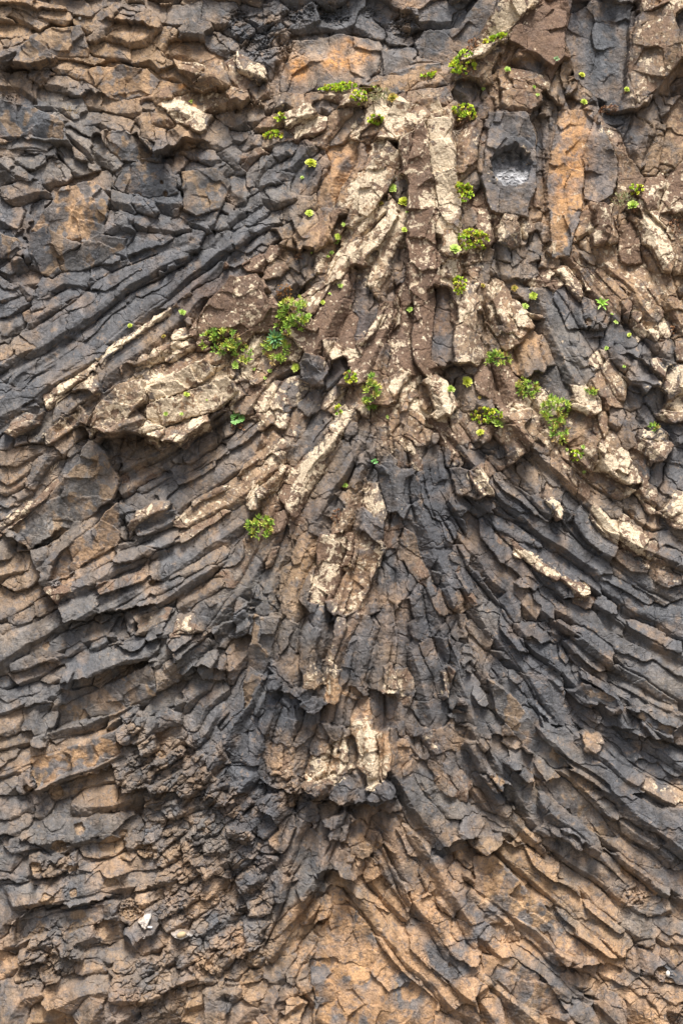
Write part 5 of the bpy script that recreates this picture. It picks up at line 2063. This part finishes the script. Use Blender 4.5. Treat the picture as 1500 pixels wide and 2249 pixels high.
def shrub(x, y, rx, ry, n, style, label, name, cat, group=None, rot=0.):
    """a clump rooted at photo pixel (x, y), about 2rx by 2ry photo pixels, growing out of the face"""
    root = put(bpy.data.objects.new(name, None), label=label, category=cat, group=group)
    o = surf(x, y, min(rx, ry) * .6)
    root.location = o
    fol = MBuf(); st = MBuf()
    ca, sa = math.cos(rot), math.sin(rot)
    for i in range(n):
        r = math.sqrt(PR.random()); a = PR.uniform(0, 6.3)
        u, v = r * math.cos(a) * rx, r * math.sin(a) * ry
        px, py = x + u * ca - v * sa, y + u * sa + v * ca
        s = surf(px, py, 4) - o
        hgt = (1 - .7 * r * r) * min(rx, ry) * PX
        ax = Vector((u / rx * .5, -1, .55 - v / ry * .35 + PR.uniform(-.3, .3))).normalized()
        c = s + ax * (hgt * PR.uniform(.3, 1.0) + .01)
        if style == 'samphire':
            tuft(fol, c, ax, PR.uniform(.07, .115), 17, PR.choice([(.20, .35, .07), (.28, .44, .09), (.36, .48, .11), (.15, .28, .06), (.40, .46, .12), (.24, .40, .08), (.30, .24, .11)]), .14)
        elif style == 'bright':
            tuft(fol, c, ax, PR.uniform(.040, .062), 9, PR.choice([(.34, .50, .07), (.42, .56, .08), (.26, .44, .07), (.48, .56, .10), (.36, .52, .08), (.30, .26, .10)]), .6)
        elif style == 'moss':
            tuft(fol, c, ax, PR.uniform(.02, .035), 9, PR.choice([(.30, .15, .04), (.22, .12, .04), (.36, .22, .07)]), .3)
        elif style == 'grey':
            tuft(fol, c, ax, PR.uniform(.05, .10), 10, PR.choice([(.26, .30, .17), (.33, .36, .24), (.20, .25, .12), (.30, .26, .18)]), .07)
        elif style == 'dry':
            tuft(fol, c, ax, PR.uniform(.03, .06), 7, PR.choice([(.20, .12, .08), (.30, .20, .13), (.12, .07, .05)]), .35)
        if i % 3 == 0:
            tube(st, [Vector((0, .05, 0)), s * .5 + c * .3, c], .006, .003, jit((.17, .11, .07), .3), 4)
    put(bpy.data.objects.new("foliage", fol.mesh("foliage", DRY if style in ('moss', 'dry') else LEAF)), root)
    put(bpy.data.objects.new("stems", st.mesh("stems", DRY)), root)
    return root

def broadleaf(x, y, r, n, col, label, name="leafy_herb", cat="plant", wide=.6, spiky=False, skirt=True, group=None):
    root = put(bpy.data.objects.new(name, None), label=label, category=cat, group=group)
    o = surf(x, y, r * .5); root.location = o
    fol = MBuf(); st = MBuf(); R_ = r * PX
    for i in range(n):
        a = i * 2.39996; t = (i + .5) / n
        if spiky:
            d = Vector((math.cos(a) * (.3 + t), -.75 + .5 * t, math.sin(a) * (.3 + t) + .25)).normalized()
            leaf(fol, Vector((0, -.05, 0)), d, Vector((0, -1, .4)), R_ * PR.uniform(.8, 1.15), R_ * wide, jit(col, .2), tuple(x * 1.35 for x in col), .35, -.1, (.5, 1., .8, .35))
        else:
            d = Vector((math.cos(a), -.7, math.sin(a) + .3)).normalized()
            b = d * (R_ * (.15 + .6 * t)) + Vector((0, -.02, 0))
            tube(st, [Vector((0, .05, 0)), b * .5 + Vector((0, 0, .01)), b], .005, .003, (.14, .2, .05), 4)
            for q in (-.7, 0, .7):
                side = d.cross(Vector((0, -1, .4))).normalized()
                leaf(fol, b, d + side * q, Vector((0, -1, .6)), R_ * .5, R_ * .36, jit(col, .2), tuple(x * 1.2 for x in col), .2, -.15, (.4, .95, 1., .7))
    put(bpy.data.objects.new("foliage", fol.mesh("foliage", LEAF)), root)
    if spiky: tube(st, [Vector((0, .12, 0)), Vector((0, -.06, 0))], .02, .015, (.16, .11, .07), 5)
    put(bpy.data.objects.new("stems", st.mesh("stems", DRY)), root)

def twigs(x, y, r, n, col, label, ang=90., spread=70., name="dry_twigs"):
    root = bpy.data.objects.new(name, None)
    o = surf(x, y, 4); mb = MBuf()
    for i in range(n):
        a = math.radians(ang + PR.uniform(-spread, spread)); L = r * PX * PR.uniform(.6, 1.1)
        p = Vector((0, .05, 0)); d = Vector((math.cos(a) * .8, -.55, math.sin(a) * .8)); pts = [p]
        for k in range(5):
            d = (d + Vector((PR.uniform(-.3, .3), PR.uniform(-.1, .25), PR.uniform(-.3, .3)))).normalized()
            p = p + d * (L / 5); pts.append(p)
            if k > 1:
                e = (d + Vector((PR.uniform(-.8, .8), PR.uniform(-.3, .3), PR.uniform(-.8, .8)))).normalized()
                tube(mb, [p, p + e * (L * .12), p + e * (L * .2) + Vector((0, 0, .01))], .003, .0015, jit(col, .2), 4)
        tube(mb, pts, .006, .0022, jit(col, .2), 4)
    ob = bpy.data.objects.new(name, mb.mesh(name, DRY))
    put(ob, label=label, category="dead plant", group="dry dead stalks on the cliff"); ob.location = o

# --- rosettes: x, y, radius (photo pixels), mesh kind, skirt, label
for x, y, r, k, sk, lab in [
    (683, 356, 14, 2, 0, "plump lime green rosette alone on grey blocks left of the pale summit slab"),
    (663, 384, 6, 5, 0, "tiny green rosette just below left of a plump rosette on grey blocks"),
    (678, 468, 10, 0, 0, "yellow-green rosette on brown rock above a dark notch, left of centre"),
    (741, 519, 9, 0, 0, "upper rosette of a stacked pair in the crack beside mottled brown rock"),
    (741, 530, 9, 1, 0, "lower rosette of a stacked pair in the crack beside mottled brown rock"),
    (755, 494, 6, 5, 0, "small round rosette just above a stacked pair of rosettes in a crack"),
    (862, 415, 12, 1, 0, "pale lime rosette under bare twigs beside the brown summit slab"),
    (887, 448, 14, 2, 0, "large lime rosette wedged above a small hole in lichened rock"),
    (836, 447, 7, 4, 1, "small rosette with brown dead leaves left of a large lime rosette"),
    (893, 471, 5, 5, 0, "tiny rosette directly under the large lime rosette above the small hole"),
    (887, 510, 8, 0, 0, "round rosette at the lower end of the lichened strip right of a small hole"),
    (729, 554, 7, 3, 0, "right one of two little twin rosettes below the stacked pair"),
    (720, 562, 5, 5, 0, "left smaller one of two little twin rosettes below the stacked pair"),
    (747, 629, 7, 5, 0, "single small rosette at the tip of a lichened brown block, centre"),
    (708, 665, 7, 0, 1, "small rosette with dead brown leaves in a dark gap right of the big green bush"),
    (724, 646, 4, 5, 0, "tiny yellow rosette above dead leaves in a dark gap right of the big green bush"),
    (679, 699, 10, 3, 0, "loose lime rosette low on the right side of the big green bush"),
    (649, 806, 12, 0, 1, "large rosette with brown skirt below the big green bush"),
    (592, 814, 7, 1, 0, "small round rosette in the brown slope below the spiky plant"),
    (580, 829, 5, 5, 0, "smallest rosette on the brown slope below the spiky plant"),
    (556, 809, 5, 5, 0, "tiny flat rosette at the edge of the pale lichened spur below the bush"),
    (996, 556, 14, 1, 0, "pale wide rosette left under the bright clump beside the summit column"),
    (900, 682, 9, 3, 0, "pale half rosette on maroon rock in the middle of the lichened columns"),
    (1024, 840, 13, 2, 0, "tight round rosette on grey rock above the middle right ledge"),
    (988, 858, 10, 1, 0, "rosette beside a white lichened boulder near the centre"),
    (1090, 933, 17, 1, 0, "largest pale rosette beside the sprawling clump on the right ledge"),
    (1055, 952, 10, 2, 0, "tight rosette below left of the largest pale rosette"),
    (1174, 648, 10, 0, 0, "jagged rosette on grey rock, upper one of two near a dull brown column"),
    (1154, 673, 9, 1, 0, "flat lime rosette beside round pale lichen, lower one of two"),
    (1132, 632, 10, 4, 1, "reddish cup-shaped rosette in a grey hollow right of centre"),
    (1060, 628, 6, 4, 1, "small dark-edged rosette in the crack left of a reddish cup-shaped one"),
    (1183, 844, 6, 4, 1, "little yellow rosette above the right bushy plant on dark rock"),
    (1395, 452, 15, 1, 0, "big pale rosette under the dry grey-green shrub at upper right"),
    (1285, 151, 8, 2, 1, "lime rosette with dead leaves tucked right of the upright brown slab"),
    (1287, 216, 9, 0, 0, "round rosette on the ledge just above the tall tan column"),
    (1378, 194, 8, 0, 1, "rosette hanging between the grey wall and the big brown column at upper right"),
    (1181, 208, 5, 5, 0, "tiny bright rosette on the overhanging brown boulder above the hollow"),
    (1172, 192, 5, 3, 0, "small fleshy rosette on the upper edge of the brown boulder above the hollow"),
    (1063, 190, 6, 5, 0, "small rosette in the joint left of the stacked boulders near the top"),
    (1115, 152, 9, 3, 0, "leafy rosette on the left end of the lichened boulder near the top"),
    (1357, 704, 6, 5, 0, "small round rosette on dark rock below the leafy herb at right"),
    (1347, 688, 4, 3, 0, "tiny rosette right below the leafy herb at right"),
    (1386, 734, 6, 0, 0, "small rosette left of the cluster of pale cobbles at right"),
    (1335, 764, 6, 3, 0, "flattened rosette in front of a dark cavity at right"),
    (411, 868, 7, 0, 0, "lonely rosette on the pale lichened slab at left"),
    (366, 910, 7, 1, 0, "left of two small rosettes at the lower rim of the lichened slab"),
    (400, 910, 5, 5, 0, "right smaller of two rosettes at the lower rim of the lichened slab"),
    (456, 880, 3, 5, 0, "minute green rosette on the right part of the lichened slab"),
    (283, 714, 6, 0, 0, "small rosette at the upper end of the long pale lichened ridge at left"),
    (398, 686, 10, 3, 0, "loose pale rosette on lichened rock above the round lichened boulder at left"),
    (358, 738, 6, 4, 0, "small yellowish rosette left of the round lichened boulder"),
    (863, 218, 13, 4, 0, "red-centred rosette at the right end of the mossy summit ledge"),
    (757, 1068, 9, 3, 0, "lone yellow rosette on the dark centre columns"),
    (851, 917, 5, 5, 0, "small rosette on top of the narrow twin columns in the middle"),
    (1284, 1037, 5, 5, 0, "tiny rosette in the gap left of the white-topped block at lower right"),
    (1277, 984, 6, 3, 0, "small bright rosette above the jutting brown block at right"),
    (1247, 988, 5, 5, 0, "small rosette at the lower tail of the right bushy plant"),
    (1054, 873, 5, 4, 1, "tiny orange-tinted rosette on the dark rock under the ledge column"),
    (1373, 805, 5, 3, 0, "tiny rosette in the rubble below the dark cavity at right"),
    (516, 801, 11, 3, 0, "plump fleshy rosette at the foot of the small tuft left of the bush"),
    (684, 552, 3, 5, 0, "minute rosette beside the brown dead rosette left of centre"),
]:
    rosette(x, y, r, lab, k, .35, bool(sk))

G1 = "yellow-green succulent clumps on the cliff"; G2 = "green fleshy-leaved tufts on the cliff"
shrub(640, 695, 30, 42, 95, 'samphire', "biggest green fleshy bush, growing from the foot of the brown boulder", "bushy_succulent", "bush", G2, .2)
shrub(608, 768, 26, 26, 45, 'samphire', "green tuft hanging under the spiky plant below the biggest bush", "bushy_succulent", "bush", G2)
shrub(482, 750, 38, 24, 60, 'samphire', "wide green tuft on the lichened ledge below the brown boulder", "bushy_succulent", "bush", G2)
shrub(532, 776, 20, 18, 26, 'samphire', "small green tuft between the wide tuft and the spiky plant", "bushy_succulent", "bush", G2)
shrub(815, 865, 14, 38, 40, 'samphire', "narrow hanging green tuft in the crack above the centre columns", "bushy_succulent", "bush", G2)
shrub(1222, 905, 28, 28, 70, 'samphire', "dense green cushion right of the sprawling clump on the right ledge", "bushy_succulent", "bush", G2)
shrub(1232, 952, 16, 22, 26, 'samphire', "yellowing tail of growth hanging below the dense green cushion", "bushy_succulent", "bush", G2)
shrub(1160, 855, 20, 19, 34, 'samphire', "small green tuft on the slope above the dense green cushion", "bushy_succulent", "bush", G2)
shrub(570, 1160, 26, 22, 48, 'samphire', "lone green tuft on the bare brown columns left of centre", "bushy_succulent", "bush", G2)
shrub(1093, 790, 26, 12, 26, 'samphire', "flat green tuft on top of the brown column head right of centre", "bushy_succulent", "bush", G2)
shrub(1435, 940, 8, 7, 9, 'samphire', "tiny green tuft on the dark block near the right edge", "bushy_succulent", "bush", G2)
shrub(1297, 863, 8, 7, 8, 'samphire', "tiny green tuft behind the pale pointed boulder at right", "bushy_succulent", "bush", G2)
shrub(1015, 143, 26, 22, 85, 'bright', "yellow-green clump left of the big lichened boulder at the top", "succulent_clump", "succulent", G1)
shrub(1020, 245, 24, 17, 65, 'bright', "yellow-green clump on the ledge left of the hollow", "succulent_clump", "succulent", G1)
shrub(1038, 532, 32, 22, 95, 'bright', "rounded bright green clump right of the summit column", "succulent_clump", "succulent", G1)
shrub(1008, 630, 12, 20, 40, 'bright', "narrow bright clump in the vertical crack below the rounded clump", "succulent_clump", "succulent", G1)
shrub(1019, 425, 18, 20, 55, 'bright', "bright clump hanging in the crack right of the pale summit slab", "succulent_clump", "succulent", G1)
shrub(765, 190, 62, 7, 85, 'bright', "long thin strip of yellow-green growth on the summit ledge", "succulent_clump", "succulent", G1)
shrub(790, 216, 18, 12, 34, 'bright', "small clump at the right foot of the wedge block on the summit ledge", "succulent_clump", "succulent", G1)
shrub(826, 265, 16, 9, 30, 'bright', "little clump under the summit ledge on brown rock", "succulent_clump", "succulent", G1)
shrub(600, 291, 20, 8, 30, 'bright', "flat little clump on blocks at upper left, lower of two", "succulent_clump", "succulent", G1)
shrub(614, 253, 9, 7, 14, 'bright', "flat little clump on blocks at upper left, upper of two", "succulent_clump", "succulent", G1)
shrub(1085, 87, 26, 5, 34, 'bright', "thin mossy strip along the foot of the lichened boulder at the top", "succulent_clump", "succulent", G1, None or -.35)
shrub(945, 158, 18, 4, 18, 'bright', "faint strip of growth on the orange slab under the grey wall", "succulent_clump", "succulent", G1, -.2)
shrub(1068, 915, 30, 15, 60, 'bright', "sprawling yellow-green clump on the right ledge behind the largest pale rosette", "succulent_clump", "succulent", G1)
shrub(1262, 1003, 12, 9, 18, 'bright', "small yellow clump beside the jutting brown block at right", "succulent_clump", "succulent", G1)
shrub(1402, 413, 14, 9, 24, 'bright', "small bright clump against the pale block at upper right", "succulent_clump", "succulent", G1)
shrub(768, 833, 12, 14, 24, 'bright', "yellow clump at the upper left end of the narrow hanging tuft", "succulent_clump", "succulent", G1)
shrub(743, 902, 5, 9, 9, 'bright', "tiny clump in the joint on top of the centre block", "succulent_clump", "succulent", G1)
shrub(830, 208, 30, 13, 60, 'grey', "grey-green wiry cushion in the middle of the summit ledge", "wiry_cushion_plant", "plant")
shrub(1373, 434, 24, 11, 36, 'grey', "dry grey-green wiry plant on the ledge at upper right", "wiry_cushion_plant", "plant")
shrub(622, 640, 15, 19, 60, 'moss', "orange-brown mossy clump above the biggest green bush", "moss_clump", "moss")
shrub(1345, 232, 20, 9, 24, 'dry', "dead brown scrub on the ledge right of the tan column", "dead_scrub", "dead plant")
shrub(1038, 100, 10, 18, 24, 'dry', "dead brown tuft at the left foot of the lichened boulder at the top", "dead_scrub", "dead plant")
shrub(1022, 164, 17, 9, 22, 'dry', "dead brown leaves under the yellow-green clump at the top", "dead_scrub", "dead plant")
shrub(1018, 262, 16, 9, 20, 'dry', "dead brown stems under the clump left of the hollow", "dead_scrub", "dead plant")
shrub(1492, 490, 12, 22, 26, 'dry', "dead brown litter in the gully at the right edge", "dead_scrub", "dead plant")
shrub(738, 1135, 8, 16, 20, 'dry', "dry brown tuft beside the lichened slab on the centre columns", "dead_scrub", "dead plant")
shrub(653, 563, 7, 7, 12, 'dry', "withered brown rosette in the notch left of centre", "dead_scrub", "dead plant")
shrub(1482, 725, 8, 8, 12, 'dry', "dead tuft between pale cobbles at the right edge", "dead_scrub", "dead plant")
shrub(520, 938, 14, 8, 16, 'dry', "dead brown roots under the leafy herb at left", "dead_scrub", "dead plant")
broadleaf(520, 916, 20, 9, (.14, .30, .07), "light green leafy herb in the dark gap right of the lichened slab")
broadleaf(1325, 663, 17, 11, (.24, .42, .06), "bright green leafy herb on the lichened ridge at right", wide=.3, spiky=True)
broadleaf(603, 742, 26, 24, (.10, .22, .09), "dark green spiky rosette plant in front of the biggest bush", "spiky_plant", "plant", .20, True)
broadleaf(822, 1014, 8, 6, (.10, .28, .07), "little green seedling in the joint of the centre columns")
broadleaf(1220, 132, 7, 6, (.16, .27, .12), "small green seedling above the upright brown slab near the top")
broadleaf(418, 217, 5, 5, (.30, .40, .04), "tiny yellow-green seedling on the lichened boulder at upper left")
twigs(492, 112, 26, 6, (.50, .44, .36), "pale dry twigs at the left edge of the pitted grey blocks", 45, 60)
twigs(107, 1040, 26, 7, (.62, .50, .36), "pale dried flower stalk on the dark rock at left", 80, 25)
twigs(152, 250, 30, 7, (.42, .30, .16), "dry stalks with a hint of green on the upper left blocks", 90, 40)
twigs(875, 395, 18, 4, (.50, .46, .40), "bare twigs above the pale lime rosette on the summit column", 110, 60)
twigs(685, 185, 22, 5, (.46, .40, .30), "dry grass stalks left of the summit ledge", 95, 40)
twigs(1375, 385, 34, 4, (.48, .40, .32), "dry stalk standing above the grey-green wiry plant", 90, 30)
twigs(995, 285, 26, 6, (.45, .38, .30), "tangle of dry twigs under the clump left of the hollow", 270, 70)
twigs(1425, 275, 22, 5, (.42, .32, .22), "reddish dry twigs between the grey blocks at upper right", 100, 50)
twigs(648, 630, 20, 5, (.14, .09, .06), "dark twigs right of the orange-brown mossy clump", 60, 60)
twigs(183, 28, 12, 4, (.60, .52, .40), "small pale twig on the brown blocks at the top left", 110, 50)

# --- loose stones lodged in the face
def pebble(x, y, rx, ry, rz, col, label, rot=0., lump=.0):
    mb = MBuf(); nu, nv = 18, 10; vs = []; fs = []
    for j in range(nv + 1):
        th = math.pi * j / nv
        for i in range(nu):
            ph = 2 * math.pi * i / nu
            d = Vector((math.sin(th) * math.cos(ph), math.cos(th), math.sin(th) * math.sin(ph)))
            k = 1 + lump * math.sin(3 * d.x + 1) * math.cos(4 * d.z) + lump * .6 * math.sin(7 * d.z + 5 * d.x)
            vs.append(Vector((d.x * rx * k, d.y * ry * k, d.z * rz * k)) * PX)
    for j in range(nv):
        for i in range(nu):
            a = j * nu + i; b = j * nu + (i + 1) % nu
            fs.append((a, b, b + nu, a + nu))
    mb.add(vs, fs, col)
    o = bpy.data.objects.new("pebble", mb.mesh("pebble", DRY)); o.location = surf(x, y, 6) + Vector((0, -ry * PX * .1, 0)); o.rotation_euler = (0, rot, 0)
    put(o, label=label, category="stone")
pebble(397, 2057, 11, 8, 7, (.42, .32, .19), "smooth cream oval pebble lodged low on the left rubble", -.35)
pebble(1474, 2150, 5, 5, 7, (.62, .57, .5), "small white pebble inside the pitted hollow at lower right")
pebble(325, 2041, 9, 4, 3, (.8, .78, .76), "white stone chip on the dark stone low at left", .1, .2)
pebble(170, 28, 3.4, 3, 4, (.72, .68, .6), "tiny white speck of stone on the brown blocks at the top left", 0, .1)
